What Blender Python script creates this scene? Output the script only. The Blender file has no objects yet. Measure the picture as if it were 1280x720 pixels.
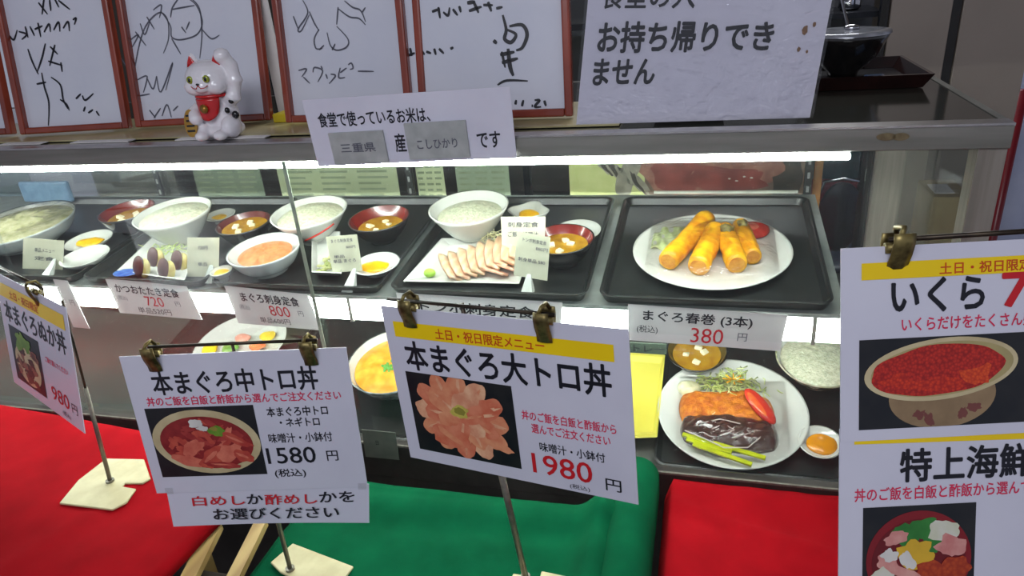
import bpy, math, random
from mathutils import Vector, Matrix, noise as mnoise
R=math.radians
col=bpy.context.scene.collection
sc=bpy.context.scene

# ------------------------------------------------------------------ camera, world, lights, exposure
FOC=875.0
XR=Vector((0.964,0.254,-0.083)); YR=Vector((0.032,-0.420,-0.907)); ZR=Vector((-0.265,0.871,-0.413))
ZR.normalize(); XR=(XR-ZR*XR.dot(ZR)).normalized(); YR=ZR.cross(XR).normalized()
CAM=Vector((0,-1.0,1.55))
cd=bpy.data.cameras.new('camera'); cam=bpy.data.objects.new('camera',cd); col.objects.link(cam)
cd.sensor_width=36; cd.lens=36*FOC/1280; cd.clip_start=.02
cam.matrix_world=Matrix(((XR.x,-YR.x,-ZR.x,CAM.x),(XR.y,-YR.y,-ZR.y,CAM.y),(XR.z,-YR.z,-ZR.z,CAM.z),(0,0,0,1)))
sc.camera=cam
sc.view_settings.view_transform='Standard'; sc.view_settings.look='None'; sc.view_settings.exposure=0.0; sc.view_settings.gamma=1
w=bpy.data.worlds.new('world'); sc.world=w; w.use_nodes=True
w.node_tree.nodes['Background'].inputs[0].default_value=(.78,.82,1,1); w.node_tree.nodes['Background'].inputs[1].default_value=.34
def area(loc,size,power,color,target):
    l=bpy.data.lights.new('ceiling_lamp','AREA'); l.energy=power; l.color=color; l.shape='RECTANGLE'; l.size=size[0]; l.size_y=size[1]
    o=bpy.data.objects.new('ceiling_lamp',l); col.objects.link(o); o.location=loc
    o.rotation_euler=(Vector(target)-Vector(loc)).to_track_quat('-Z','Y').to_euler(); o['kind']='structure'
area((-.2,-2.0,2.55),(1.6,.5),21,(.90,.93,1),(-.3,-.2,.9))
area((.2,1.7,2.55),(1.6,.3),30,(.95,.97,1),(.2,1.2,.9))

# ------------------------------------------------------------------ helpers
def ray(u,v): return XR*((u-640)/FOC)+YR*((v-360)/FOC)+ZR
def onY(u,v,y):
    d=ray(u,v); return CAM+d*((y-CAM.y)/d.y)
def onZ(u,v,z):
    d=ray(u,v); return CAM+d*((z-CAM.z)/d.z)
def onP(u,v,z0,k):
    d=ray(u,v); return CAM+d*((z0+k*CAM.y-CAM.z)/(d.z-k*d.y))
def depth(p): return (p-CAM).dot(ZR)
def lin(c): return tuple(((x/255)/12.92 if x/255<=.04045 else ((x/255+.055)/1.055)**2.4) for x in c)+(1,)
MATS={}
def mat(name,c1,c2=None,scale=40,rough=.5,metal=0,bump=0,bscale=200,kind='noise',spec=.5,coat=0,sss=0,emit=None,stretch=None,trans=0):
    if name in MATS: return MATS[name]
    m=bpy.data.materials.new(name); m.use_nodes=True; nt=m.node_tree; N=nt.nodes; L=nt.links
    b=N['Principled BSDF']; b.inputs['Roughness'].default_value=rough; b.inputs['Metallic'].default_value=metal
    b.inputs['Specular IOR Level'].default_value=spec; b.inputs['Coat Weight'].default_value=coat; b.inputs['Coat Roughness'].default_value=.08
    if sss: b.inputs['Subsurface Weight'].default_value=sss; b.inputs['Subsurface Scale'].default_value=.004
    tc=N.new('ShaderNodeTexCoord'); mp=N.new('ShaderNodeMapping'); L.new(tc.outputs['Object'],mp.inputs[0])
    if stretch: mp.inputs['Scale'].default_value=stretch
    c2=c2 or tuple(int(x*.93) for x in c1)
    if kind=='voronoi': t=N.new('ShaderNodeTexVoronoi'); t.inputs['Scale'].default_value=scale; o=t.outputs['Distance']
    elif kind=='wave':
        t=N.new('ShaderNodeTexWave'); t.inputs['Scale'].default_value=scale; t.inputs['Distortion'].default_value=4; t.inputs['Detail'].default_value=3; o=t.outputs['Fac']
    else: t=N.new('ShaderNodeTexNoise'); t.inputs['Scale'].default_value=scale; t.inputs['Detail'].default_value=4; o=t.outputs['Fac']
    L.new(mp.outputs[0],t.inputs['Vector'])
    cr=N.new('ShaderNodeValToRGB'); cr.color_ramp.elements[0].color=lin(c1); cr.color_ramp.elements[1].color=lin(c2)
    cr.color_ramp.elements[0].position=.35 if kind=='noise' else .1; cr.color_ramp.elements[1].position=.65 if kind=='noise' else .8
    L.new(o,cr.inputs[0]); L.new(cr.outputs[0],b.inputs['Base Color'])
    if bump:
        n=N.new('ShaderNodeTexNoise'); n.inputs['Scale'].default_value=bscale; n.inputs['Detail'].default_value=3; L.new(mp.outputs[0],n.inputs['Vector'])
        bp=N.new('ShaderNodeBump'); bp.inputs['Strength'].default_value=bump; bp.inputs['Distance'].default_value=.002
        L.new(n.outputs['Fac'],bp.inputs['Height']); L.new(bp.outputs[0],b.inputs['Normal'])
    if emit: b.inputs['Emission Color'].default_value=emit[0]; b.inputs['Emission Strength'].default_value=emit[1]
    MATS[name]=m; return m
def film(name,tint,rough=.05,bump=0,bscale=30,gloss=1.0,haze=0):
    m=bpy.data.materials.new(name); m.use_nodes=True; nt=m.node_tree; N=nt.nodes; L=nt.links
    for n in list(N):
        if n.type!='OUTPUT_MATERIAL': N.remove(n)
    out=[n for n in N if n.type=='OUTPUT_MATERIAL'][0]
    t=N.new('ShaderNodeBsdfTransparent'); t.inputs[0].default_value=tint
    g=N.new('ShaderNodeBsdfGlossy'); g.inputs['Roughness'].default_value=rough
    f=N.new('ShaderNodeFresnel'); f.inputs[0].default_value=1.45; mx=N.new('ShaderNodeMixShader')
    ml=N.new('ShaderNodeMath'); ml.operation='MULTIPLY'; ml.inputs[1].default_value=gloss; ml.use_clamp=True
    L.new(f.outputs[0],ml.inputs[0]); L.new(ml.outputs[0],mx.inputs[0]); L.new(t.outputs[0],mx.inputs[1]); L.new(g.outputs[0],mx.inputs[2]); L.new(mx.outputs[0],out.inputs[0])
    if haze:  # pale diffuse share that stands in for reflection haze
        df=N.new('ShaderNodeBsdfDiffuse'); df.inputs[0].default_value=(.8,.86,.82,1); m2=N.new('ShaderNodeMixShader'); m2.inputs[0].default_value=haze; L.new(mx.outputs[0],m2.inputs[1]); L.new(df.outputs[0],m2.inputs[2]); L.new(m2.outputs[0],out.inputs[0])
    if bump:
        tc=N.new('ShaderNodeTexCoord'); n=N.new('ShaderNodeTexNoise'); n.inputs['Scale'].default_value=bscale; n.inputs['Detail'].default_value=2; n.inputs['Distortion'].default_value=1.5
        L.new(tc.outputs['Object'],n.inputs['Vector']); bp=N.new('ShaderNodeBump'); bp.inputs['Strength'].default_value=bump; bp.inputs['Distance'].default_value=.01
        L.new(n.outputs['Fac'],bp.inputs['Height']); L.new(bp.outputs[0],g.inputs['Normal']); L.new(bp.outputs[0],f.inputs['Normal'])
    return m
class MB:
    def __init__(s): s.v=[];s.f=[];s.m=[];s.mi=0
    def add(s,vs,fs):
        o=len(s.v); s.v+= [Vector(p) for p in vs]; s.f+=[tuple(i+o for i in f) for f in fs]; s.m+=[s.mi]*len(fs); return s
    def box(s,x0,x1,y0,y1,z0,z1,M=None):
        vs=[Vector((x,y,z)) for x in(x0,x1) for y in(y0,y1) for z in(z0,z1)]
        if M: vs=[M@v for v in vs]
        return s.add(vs,[(0,1,3,2),(4,6,7,5),(0,4,5,1),(2,3,7,6),(0,2,6,4),(1,5,7,3)])
    def tube(s,pts,r,n=10,cap=True):
        pts=[Vector(p) for p in pts]; rs=r if isinstance(r,(list,tuple)) else [r]*len(pts); vs=[];fs=[]
        up=Vector((0,0,1))
        for i,p in enumerate(pts):
            t=(pts[min(i+1,len(pts)-1)]-pts[max(i-1,0)]).normalized()
            a=t.cross(up)
            if a.length<.2: a=t.cross(Vector((0,1,0)))
            a.normalize(); b=t.cross(a)
            for k in range(n):
                q=2*math.pi*k/n; vs.append(p+(a*math.cos(q)+b*math.sin(q))*rs[i])
        for i in range(len(pts)-1):
            for k in range(n):
                k2=(k+1)%n; fs.append((i*n+k,i*n+k2,(i+1)*n+k2,(i+1)*n+k))
        if cap: fs.append(tuple(range(n-1,-1,-1))); fs.append(tuple((len(pts)-1)*n+k for k in range(n)))
        return s.add(vs,fs)
    def lathe(s,prof,n=40,sx=1,sy=1,cap0=False,fn=None,center=(0,0,0)):
        vs=[];fs=[];c=Vector(center)
        for r,z in prof:
            for k in range(n):
                q=2*math.pi*k/n; k_=fn(q) if fn else 1
                vs.append(c+Vector((r*sx*k_*math.cos(q),r*sy*k_*math.sin(q),z)))
        for i in range(len(prof)-1):
            for k in range(n):
                k2=(k+1)%n; fs.append((i*n+k,i*n+k2,(i+1)*n+k2,(i+1)*n+k))
        if cap0: fs.append(tuple(range(n-1,-1,-1)))
        return s.add(vs,fs)
    def grid(s,fn,nu,nv):
        vs=[fn(i/nu,j/nv) for j in range(nv+1) for i in range(nu+1)]
        return s.add(vs,[(j*(nu+1)+i,j*(nu+1)+i+1,(j+1)*(nu+1)+i+1,(j+1)*(nu+1)+i) for j in range(nv) for i in range(nu)])
    def slab(s,poly,z0,z1,M=None):
        n=len(poly); vs=[Vector((x,y,z0)) for x,y in poly]+[Vector((x,y,z1)) for x,y in poly]
        if M: vs=[M@v for v in vs]
        return s.add(vs,[tuple(range(n-1,-1,-1)),tuple(range(n,2*n))]+[(k,(k+1)%n,n+(k+1)%n,n+k) for k in range(n)])
    def blob(s,c,r,nz=0,seed=0,freq=60,nu=20,nv=12,M=None,flat=False):
        c=Vector(c); vs=[];fs=[]
        for j in range(nv+1):
            th=math.pi*j/nv
            for i in range(nu):
                ph=2*math.pi*i/nu; d=Vector((math.sin(th)*math.cos(ph),math.sin(th)*math.sin(ph),math.cos(th)))
                p=Vector((d.x*r[0],d.y*r[1],d.z*r[2]))
                if flat and p.z<0: p.z*=.15
                if nz: p*=1+nz*mnoise.noise((p+Vector((seed*3.1,seed*1.7,seed)))*freq)*2
                if M: p=M@p
                vs.append(c+p)
        for j in range(nv):
            for i in range(nu):
                i2=(i+1)%nu; fs.append((j*nu+i,(j+1)*nu+i,(j+1)*nu+i2,j*nu+i2))
        return s.add(vs,fs)
    def build(s,name,mats,parent=None,smooth=False,bevel=0,solid=0,world=False,subd=0):
        me=bpy.data.meshes.new(name)
        off=Vector((0,0,0))
        if world and parent is not None:
            q=parent
            while q is not None: off+=q.location; q=q.parent
        me.from_pydata([tuple(p-off) for p in s.v],[],s.f)
        if not isinstance(mats,(list,tuple)): mats=[mats]
        for m in mats: me.materials.append(m)
        me.polygons.foreach_set('material_index',s.m); me.polygons.foreach_set('use_smooth',[smooth]*len(s.f)); me.update()
        o=bpy.data.objects.new(name,me); col.objects.link(o)
        if parent: o.parent=parent
        if solid: md=o.modifiers.new('s','SOLIDIFY'); md.thickness=solid; md.offset=0
        if bevel: md=o.modifiers.new('b','BEVEL'); md.width=bevel; md.segments=2; md.limit_method='ANGLE'
        if subd: md=o.modifiers.new('u','SUBSURF'); md.levels=subd; md.render_levels=subd
        return o
def tag(o,label=None,cat=None,group=None,kind=None):
    if label: o['label']=label
    if cat: o['category']=cat
    if group: o['group']=group
    if kind: o['kind']=kind
    return o
def thing(name,loc,label,cat,group=None,rot=(0,0,0),kind=None):
    o=bpy.data.objects.new(name,None); col.objects.link(o); o.location=loc; o.rotation_euler=rot; o.empty_display_size=.02
    return tag(o,label,cat,group,kind)
def copy_tree(o,parent=None):
    c=o.copy(); col.objects.link(c); c.parent=parent
    for ch in list(o.children): copy_tree(ch,c)
    return c
class Sheet:            # a flat rectangle in the room; u right, v down, d towards the viewer
    def __init__(s,tl,tr,bl,br):
        s.tl,s.tr,s.bl,s.br=[Vector(p) for p in (tl,tr,bl,br)]
        s.n=(s.br-s.bl).cross(s.tl-s.bl).normalized(); s.w=(s.br-s.bl).length; s.h=(s.tl-s.bl).length
    def pt(s,u,v,d=0):
        return s.tl*(1-u)*(1-v)+s.tr*u*(1-v)+s.bl*(1-u)*v+s.br*u*v+s.n*d
def card(sh,name,m,parent,th=.0012,bend=0,u0=0,u1=1,v0=0,v1=1,d0=0):
    b=MB(); n=12 if bend else 1
    f=lambda i,j:sh.pt(u0+(u1-u0)*i,v0+(v1-v0)*j,d0+bend*math.sin(math.pi*i)*j)
    b.grid(lambda i,j:f(i,j),n,n); b.grid(lambda i,j:f(1-i,j)-sh.n*th,n,n)
    k=(n+1); N=k*k
    # edges
    top=[i for i in range(k)]; bot=[n*k+i for i in range(k)]
    for a in range(n):
        b.f.append((top[a+1],top[a],N+n-top[a],N+n-top[a+1])); b.m.append(0)
        b.f.append((bot[a],bot[a+1],N+n*k+n-(a+1),N+n*k+n-a)); b.m.append(0)
        b.f.append((a*k,(a+1)*k,N+(a+1)*k+n,N+a*k+n)); b.m.append(0)
        b.f.append(((a+1)*k+n,a*k+n,N+a*k,N+(a+1)*k)); b.m.append(0)
    return b.build(name,m,parent,world=True)
def text(sh,body,u0,u1,v0,v1,m,parent,bold=.02,d=.0006,name='lettering',shear=0):
    cu=bpy.data.curves.new('t','FONT'); cu.body=body; cu.resolution_u=3
    o=bpy.data.objects.new('t',cu); col.objects.link(o); bpy.context.view_layer.update()
    me=bpy.data.meshes.new_from_object(o.evaluated_get(bpy.context.evaluated_depsgraph_get()))
    bpy.data.objects.remove(o); bpy.data.curves.remove(cu)
    xs=[v.co.x for v in me.vertices]; ys=[v.co.y for v in me.vertices]
    if not xs: return None
    x0,x1,y0,y1=min(xs),max(xs),min(ys),max(ys)
    off=Vector((0,0,0)); q=parent
    while q is not None: off+=q.location; q=q.parent
    bold*=.62
    sh_=[(0,0)] if bold<=0 else [(0,0),(bold,0),(-bold,0),(0,bold),(0,-bold),(bold*.7,bold*.7),(-bold*.7,bold*.7),(bold*.7,-bold*.7),(-bold*.7,-bold*.7)]
    x0-=max(0,bold);x1+=max(0,bold);y0-=max(0,bold);y1+=max(0,bold); V0=[v.co.copy() for v in me.vertices]; F0=[tuple(p.vertices) for p in me.polygons]; vs=[];fs=[]
    for k,(dx,dy) in enumerate(sh_):
        o_=len(vs)
        for c in V0:
            a=(c.x+dx-x0)/(x1-x0); b_=(y1-c.y-dy)/(y1-y0); vs.append(sh.pt(u0+(u1-u0)*a,v0+(v1-v0)*b_,d+k*1e-5)-off)
        fs+=[tuple(i+o_ for i in f) for f in F0]
    bpy.data.meshes.remove(me); me=bpy.data.meshes.new(name); me.from_pydata(vs,[],fs)
    me.materials.append(m)
    o=bpy.data.objects.new(name,me); col.objects.link(o); o.parent=parent
    return o
CL=[None]
def ell(sh,b,cu,cv,ru,rv,ang=0,layer=0,nz=0,seed=0,n=26,mi=0,d=.0008):  # printed ellipse in sheet metres about u,v
    b.mi=mi; pts=[]; ca,sa=math.cos(ang),math.sin(ang)
    for k in range(n):
        q=2*math.pi*k/n; r=1+nz*mnoise.noise(Vector((math.cos(q)*1.7+seed*7.3,math.sin(q)*1.7,seed)))*2
        x=ru*r*math.cos(q); y=rv*r*math.sin(q)
        U_,V_=cu+(x*ca-y*sa)/sh.w,cv+(x*sa+y*ca)/sh.h
        if CL[0]: U_=min(max(U_,CL[0][0]),CL[0][1]); V_=min(max(V_,CL[0][2]),CL[0][3])
        pts.append(sh.pt(U_,V_,d+layer*.00012))
    b.add(pts,[tuple(range(n-1,-1,-1))])
def rect(sh,b,u0,u1,v0,v1,mi=0,layer=0,d=.0005):
    b.mi=mi; b.add([sh.pt(u0,v1,d+layer*.00012),sh.pt(u1,v1,d+layer*.00012),sh.pt(u1,v0,d+layer*.00012),sh.pt(u0,v0,d+layer*.00012)],[(0,1,2,3)])
def stroke(sh,b,pts,wd,d=.0006,n=6):   # brush strokes; points in u,v of the sheet
    P=[Vector((p[0]*sh.w,p[1]*sh.h)) for p in pts]; Q=[]
    for i in range(len(P)-1):
        p0=P[max(i-1,0)];p1=P[i];p2=P[i+1];p3=P[min(i+2,len(P)-1)]
        for k in range(n):
            t=k/n; Q.append(.5*((2*p1)+(p2-p0)*t+(2*p0-5*p1+4*p2-p3)*t*t+(3*p1-p0-3*p2+p3)*t**3))
    Q.append(P[-1]); vs=[];fs=[]
    for i,q in enumerate(Q):
        t=(Q[min(i+1,len(Q)-1)]-Q[max(i-1,0)])
        if t.length<1e-7: t=Vector((1,0))
        t.normalize(); nn=Vector((-t.y,t.x))*wd*.5*(.5+.5*math.sin(math.pi*min(1,(i+1)/len(Q)*1.0)))
        for sgn in (-1,1):
            a=q+nn*sgn; vs.append(sh.pt(a.x/sh.w,a.y/sh.h,d))
    for i in range(len(Q)-1): fs.append((2*i,2*i+1,2*i+3,2*i+2))
    b.add(vs,fs)

# ------------------------------------------------------------------ materials
STEEL=mat('brushed_steel',(150,144,134),(132,126,116),scale=14,rough=.42,metal=.35,stretch=(10,10,.4))
STEELD=mat('dull_steel',(138,137,130),(116,115,108),scale=14,rough=.45,metal=.45,stretch=(.3,1,4))
DARKST=mat('dark_steel_base',(92,86,82),(70,66,64),scale=9,rough=.45,metal=.4)
GLASS=film('clear_glass',(.97,.99,.98,1),rough=.02,gloss=.5)
FGLASS=film('hazy_front_glass',(.97,.99,.98,1),rough=.02,gloss=.18,haze=.02)  # haze of reflected light mixed into the pane as pale diffuse
WRAP=film('cling_film',(.99,.99,.99,1),rough=.09,bump=.6,bscale=30,gloss=.7)
TRAYM=mat('black_tray_plastic',(24,26,26),(34,36,36),rough=.28,bump=.1,bscale=900)
PORC=mat('white_porcelain',(212,213,206),(204,205,198),scale=20,rough=.12,coat=.5)
PORCB=mat('bluish_porcelain',(205,210,206),(190,200,200),scale=20,rough=.15,coat=.4)
LACR=mat('red_lacquer',(120,26,16),(100,20,12),rough=.2,coat=.5); LACB=mat('black_lacquer',(18,15,15),rough=.2,coat=.5)
BLACKINK=mat('black_ink',(16,16,26),(22,22,34),rough=.4); REDINK=mat('red_ink',(205,28,40),(195,22,36),rough=.4)
PINKINK=mat('pink_ink',(222,40,84),(210,34,76),rough=.4); ORINK=mat('orange_red_ink',(205,70,20),(195,60,16),rough=.4)
GREYINK=mat('faded_ink',(84,84,96),(96,96,108),rough=.5)
PAPER=mat('laminated_paper',(212,210,224),(206,204,219),scale=12,rough=.22,spec=.45); PAPER2=mat('plain_card',(226,222,220),(218,214,212),scale=12,rough=.5)
YELBAND=mat('yellow_band',(246,210,12),(240,200,8),scale=8,rough=.3)
BOARD=mat('art_board',(214,215,226),(206,208,222),scale=8,rough=.12,coat=.6)
WOODF=mat('mahogany_frame',(146,62,42),(122,48,32),scale=12,rough=.25,coat=.5)
BRASS=mat('aged_brass',(150,134,84),(84,72,44),scale=90,rough=.4,metal=.75)
RODM=mat('grey_rod',(140,134,122),(112,106,96),scale=60,rough=.4,metal=.6); RODD=mat('dark_rod',(46,38,32),(70,60,48),scale=60,rough=.35,metal=.7)
BASEM=mat('cream_enamel',(214,204,160),(196,184,140),scale=25,rough=.5,bump=.15,bscale=60)
REDC=mat('red_felt',(166,11,23),(150,8,19),scale=14,rough=.95,bump=.35,bscale=1400,spec=.1)
GREENC=mat('green_felt',(4,92,57),(2,80,49),scale=14,rough=.95,bump=.35,bscale=1400,spec=.1)
RICE=mat('cooked_rice',(208,208,182),(176,178,150),scale=160,rough=.45,bump=.9,bscale=260,sss=.1)
SHREDM=mat('shredded_green',(176,200,96),(214,224,160),scale=80,rough=.5)
YELP=mat('yellow_pickle',(238,186,10),(226,160,4),scale=90,rough=.35,bump=.4,bscale=180,coat=.3)
MISO=mat('miso_soup',(176,132,24),(150,104,18),scale=60,rough=.15,coat=.5)
TOFU=mat('tofu',(234,226,190),(222,212,170),rough=.4)
EMW=mat('lit_tube',(255,255,255),rough=.5,emit=((.93,1,.96,1),88)); EMW2=mat('lit_shelf_tube',(255,255,255),rough=.5,emit=((.95,1,.97,1),24))
CARDB=mat('cardboard',(168,146,104),(150,128,90),scale=20,rough=.8)

# ------------------------------------------------------------------ room shell
def struct(name,b,m,**k): return tag(b.build(name,m,**k),kind='structure')
struct('floor',MB().box(-5,5,-3,4,-.05,0),mat('grey_floor',(92,88,84),(76,73,70),scale=3,rough=.45))
struct('wall_back',MB().box(-5,5,4,4.1,0,2.8),mat('dim_wall',(88,80,68),(70,64,56),scale=2,rough=.8))
struct('ceiling',MB().box(-5,5,-3,4.1,2.8,2.85),mat('ceiling_paint',(205,205,205),rough=.9))

# ------------------------------------------------------------------ display case
XL,XRt,ZT,ZC=-2.05,.364,1.325,1.294
case=thing('display_case',(-.84,.24,0),'glass fronted steel food display case with two lit shelves','display case')
B=lambda *a:MB().box(*a)
B(XL,XRt,-.004,.0,ZC,ZT).build('front_trim',STEELD,case,world=True,bevel=.0015)['label']='scratched steel front edge with a worn oval patch'
ov=MB()
for cx,rx in ((1108,.012),(1126,.010)):
    p=onY(cx,171,-.0055); ov.add([p+Vector((rx*math.cos(q),-.0003,.005*math.sin(q))) for q in [2*math.pi*k/20 for k in range(20)]],[tuple(range(20))])
ov.build('worn_patch',mat('worn_patch',(96,82,56),(120,106,76),scale=150,rough=.7),case,world=True)
B(XL,XRt,-.004,.022,ZT-.002,ZT+.0015).build('edge_strip',mat('bright_edge',(190,186,184),rough=.3,metal=.9),case,world=True)
B(XL,XRt-.01,.022,.484,ZT-.012,ZT).build('top_board',mat('dark_glass_top',(56,56,50),(44,46,40),scale=5,rough=.12,coat=.6),case,world=True)['label']='dark glossy glass top'
B(XRt-.01,XRt,.0,.49,ZC,ZT+.001).build('side_trim',STEELD,case,world=True)
B(XL,XRt,.484,.49,ZC,ZT+.001).build('back_trim',STEELD,case,world=True)
for x0,x1,y0,y1 in ((.330,.363,.001,.035),(.304,.362,.45,.483),(XL,XL+.035,.001,.035),(XL,XL+.035,.45,.483)):
    B(x0,x1,y0,y1,.0,ZC).build('corner_post',STEEL,case,world=True,bevel=.001)
B(.300,.304,.44,.486,.70,ZC).build('post_edge',mat('dark_seal',(30,28,28),rough=.5),case,world=True)
# lower body
B(XL,XRt,.0,.485,.10,.66).build('base_cabinet',DARKST,case,world=True,bevel=.002)
B(XL,XRt,-.012,.012,.66,.736).build('bottom_rail',DARKST,case,world=True,bevel=.002)
B(XL,XRt,-.014,-.010,.736,.740).build('rail_lip',STEEL,case,world=True)
b=MB(); b.add([(XL+.01,.013,.714),(.33,.013,.714),(.33,.45,.8203),(XL+.01,.45,.8203),(XL+.01,.013,.704),(.33,.013,.704),(.33,.45,.8103),(XL+.01,.45,.8103)],[(0,1,2,3),(7,6,5,4),(0,4,5,1),(1,5,6,2),(2,6,7,3),(3,7,4,0)])
b.build('lower_deck',mat('deck_grey',(86,86,80),(68,68,64),scale=6,rough=.5,stretch=(.3,1,1)),case,world=True)
# upper shelf, sloping to the front
b=MB(); b.add([(XL+.01,.0135,1.044),(.205,.0135,1.044),(.205,.44,1.095),(XL+.01,.44,1.095),(XL+.01,.0135,1.037),(.205,.0135,1.037),(.205,.44,1.088),(XL+.01,.44,1.088)],[(0,1,2,3),(7,6,5,4),(0,4,5,1),(1,5,6,2),(2,6,7,3),(3,7,4,0)])
b.build('upper_shelf',mat('shelf_grey',(150,156,152),(136,142,138),rough=.3,metal=.3),case,world=True)
B(XL+.02,.215,.029,.043,.985,1.024).build('light_tube',EMW2,case,world=True,bevel=.004)['label']='white lit tube under the shelf edge'
for p in ((1021,415),(430,395)):
    q=onY(*p,.003); B(q.x-.003,q.x+.003,.026,.045,.983,1.036).build('tube_bracket',STEELD,case,world=True)
B(XL+.02,.183,.004,.014,1.280,1.289).build('light_tube',EMW,case,world=True,bevel=.003)['label']='thin white lit tube under the top edge'
B(XL+.02,.30,.016,.034,1.2895,ZC-.001).build('light_holder',STEELD,case,world=True)
B(XL+.03,.30,.03,.445,ZC+.005,ZC+.012).build('added_reflector',mat('reflector_white',(214,220,212),rough=.4),case,world=True)  # added white reflector below the top board, brightens the inside
# standards and back
for x in (-1.36,-.663,.191):
    s=B(x-.007,x+.007,.446,.452,.76,1.26).build('slotted_standard',mat('dark_standard',(38,38,38),rough=.5),case,world=True)
    h=MB()
    for k in range(16): h.box(x-.0025,x+.0025,.4445,.4465,.79+k*.028,.79+k*.028+.012)
    h.build('slot',mat('slot_light',(150,152,150),rough=.5),s,world=True)
for x0,x1 in ((XL+.03,-1.36),(-1.36,-.66),(-.66,.2),(.2,.30)):
    B(x0+.004,x1-.004,.456,.460,.76,1.27).build('back_glass',GLASS,case,world=True)
B(XL+.03,.20,.447,.455,.80,1.045).build('back_panel',mat('back_panel',(120,122,116),(100,104,98),scale=5,rough=.35,metal=.2),case,world=True)
for x0,x1,y in ((XL+.03,-1.36,.004),(-1.362,-.677,.000),(-.684,.330,.004)):
    B(x0,x1,y-.002,y+.001,.7405,1.2925).build('front_glass',FGLASS,case,world=True)
B(-.6795,-.6725,-.0035,-.0025,.746,1.2925).build('glass_edge',mat('glass_edge',(160,172,152),(132,146,130),rough=.25),case,world=True)
B(.358,.361,.036,.449,.70,ZC).build('side_glass',GLASS,case,world=True)

# paper and poster sheets taped behind the back glass
def poster(name,u0,v0,u1,v1,y,label,cat,m,parts=None,zb=None):
    a=onY(u0,v0,y); c=onY(u1,v1,y); x0,x1,z1,z0=a.x,c.x,a.z,(c.z if zb is None else zb)
    sh=Sheet((x0,y,z1),(x1,y,z1),(x0,y,z0),(x1,y,z0))
    t=thing(name,(x0,y,z0),label,cat); card(sh,'sheet',m,t,th=.0015)
    if parts: parts(sh,t)
    return t
PALE=mat('pale_green_paper',(178,180,146),(160,164,132),scale=9,rough=.6)
def newsprint(sh,t):
    b=MB(); random.seed(5)
    for r in range(9):
        for c in range(3):
            v=.14+r*.092; u=.06+c*.31; b.mi=0; rect(sh,b,u,u+.25*random.uniform(.7,1),v,v+.035,0,0,.0012)
    b.build('print_rows',mat('newsprint_rows',(126,132,104),(140,146,120),rough=.6),t,world=True)
poster('notice_sheet',342,196,503,262,.466,'pale green printed sheet behind the case, behind the red soup bowl','sheet',PALE,newsprint,1.03)
poster('notice_sheet',517,196,560,262,.466,'narrow pale yellow printed sheet behind the tall white rice bowl','sheet',mat('paper_cream',(196,198,160),(184,186,150),scale=9,rough=.6),newsprint,1.03)
poster('notice_sheet',567,196,640,262,.467,'wide grey green printed sheet behind the tall white rice bowl','sheet',mat('paper_grey',(150,158,134),(136,144,122),scale=9,rough=.6),newsprint,1.03)
poster('notice_sheet',110,205,230,262,.467,'brown grey sheet behind the case above the left red soup bowl','sheet',mat('paper_brown',(104,98,84),(88,84,72),scale=9,rough=.6),None,1.03)
poster('notice_sheet',-60,205,52,262,.467,'blue grey sheet behind the case at the far left','sheet',mat('paper_teal',(96,116,122),(80,98,104),scale=9,rough=.6),None,1.03)
poster('notice_sheet',238,205,336,262,.468,'grey green sheet behind the case behind the white rice bowl','sheet',mat('paper_mid',(124,130,110),(108,116,98),scale=9,rough=.6),newsprint,1.03)
def tuna(sh,t):
    b=MB(); random.seed(3)
    ms=[mat('p_pale_yellow',(206,204,142),(196,196,130)),mat('p_tunaflesh',(150,70,62),(120,50,46),scale=25),mat('p_pinkish',(170,112,96),(134,84,72),scale=40),mat('p_darkskin',(72,60,54),(52,44,40),scale=30),mat('p_silver',(168,158,144),(130,120,108),scale=30),mat('p_white',(220,216,206))]
    rect(sh,b,.0,.34,.0,1,0)
    b.mi=2; ell(sh,b,.60,.42,.15,.052,.05,1,.15,4,mi=2,d=.0016); ell(sh,b,.48,.50,.055,.045,.2,2,.2,2,mi=1,d=.0016)
    for k in range(9): ell(sh,b,.14+k*.024,.25+k*.06,.006,.028,-.6,3+k*.2,.3,k,mi=3 if k%2 else 4,d=.0016)
    ell(sh,b,.27,.5,.02,.055,.3,4,.2,9,mi=4,d=.0016)
    ell(sh,b,.74,.42,.085,.034,-.15,5,.15,7,mi=2,d=.0016); ell(sh,b,.93,.55,.03,.06,0,3,.2,8,mi=3,d=.0016)
    ell(sh,b,.68,.62,.08,.025,.1,6,.2,18,mi=1,d=.0016)
    for k in range(4): ell(sh,b,.70+k*.03,.62+.05*math.sin(k*2),.003,.0015,0,7,.2,k,mi=5,d=.0016)
    rect(sh,b,.38,.98,.86,.92,5,9,d=.0016)
    b.build('printed_picture',ms,t,world=True)
poster('fish_poster',710,188,1003,246,.466,'poster of a large cut tuna behind the spring roll tray','poster',mat('poster_ground',(136,108,92),(110,88,76),scale=20,rough=.5),tuna)
p=onY(1022,220,.466); tag(B(p.x-.007,p.x+.008,.462,.470,1.0,1.25).build('wooden_batten',mat('orange_wood',(176,120,62),(156,100,48),rough=.6)),'orange wooden batten behind the case, right of the tuna poster','batten')

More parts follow.
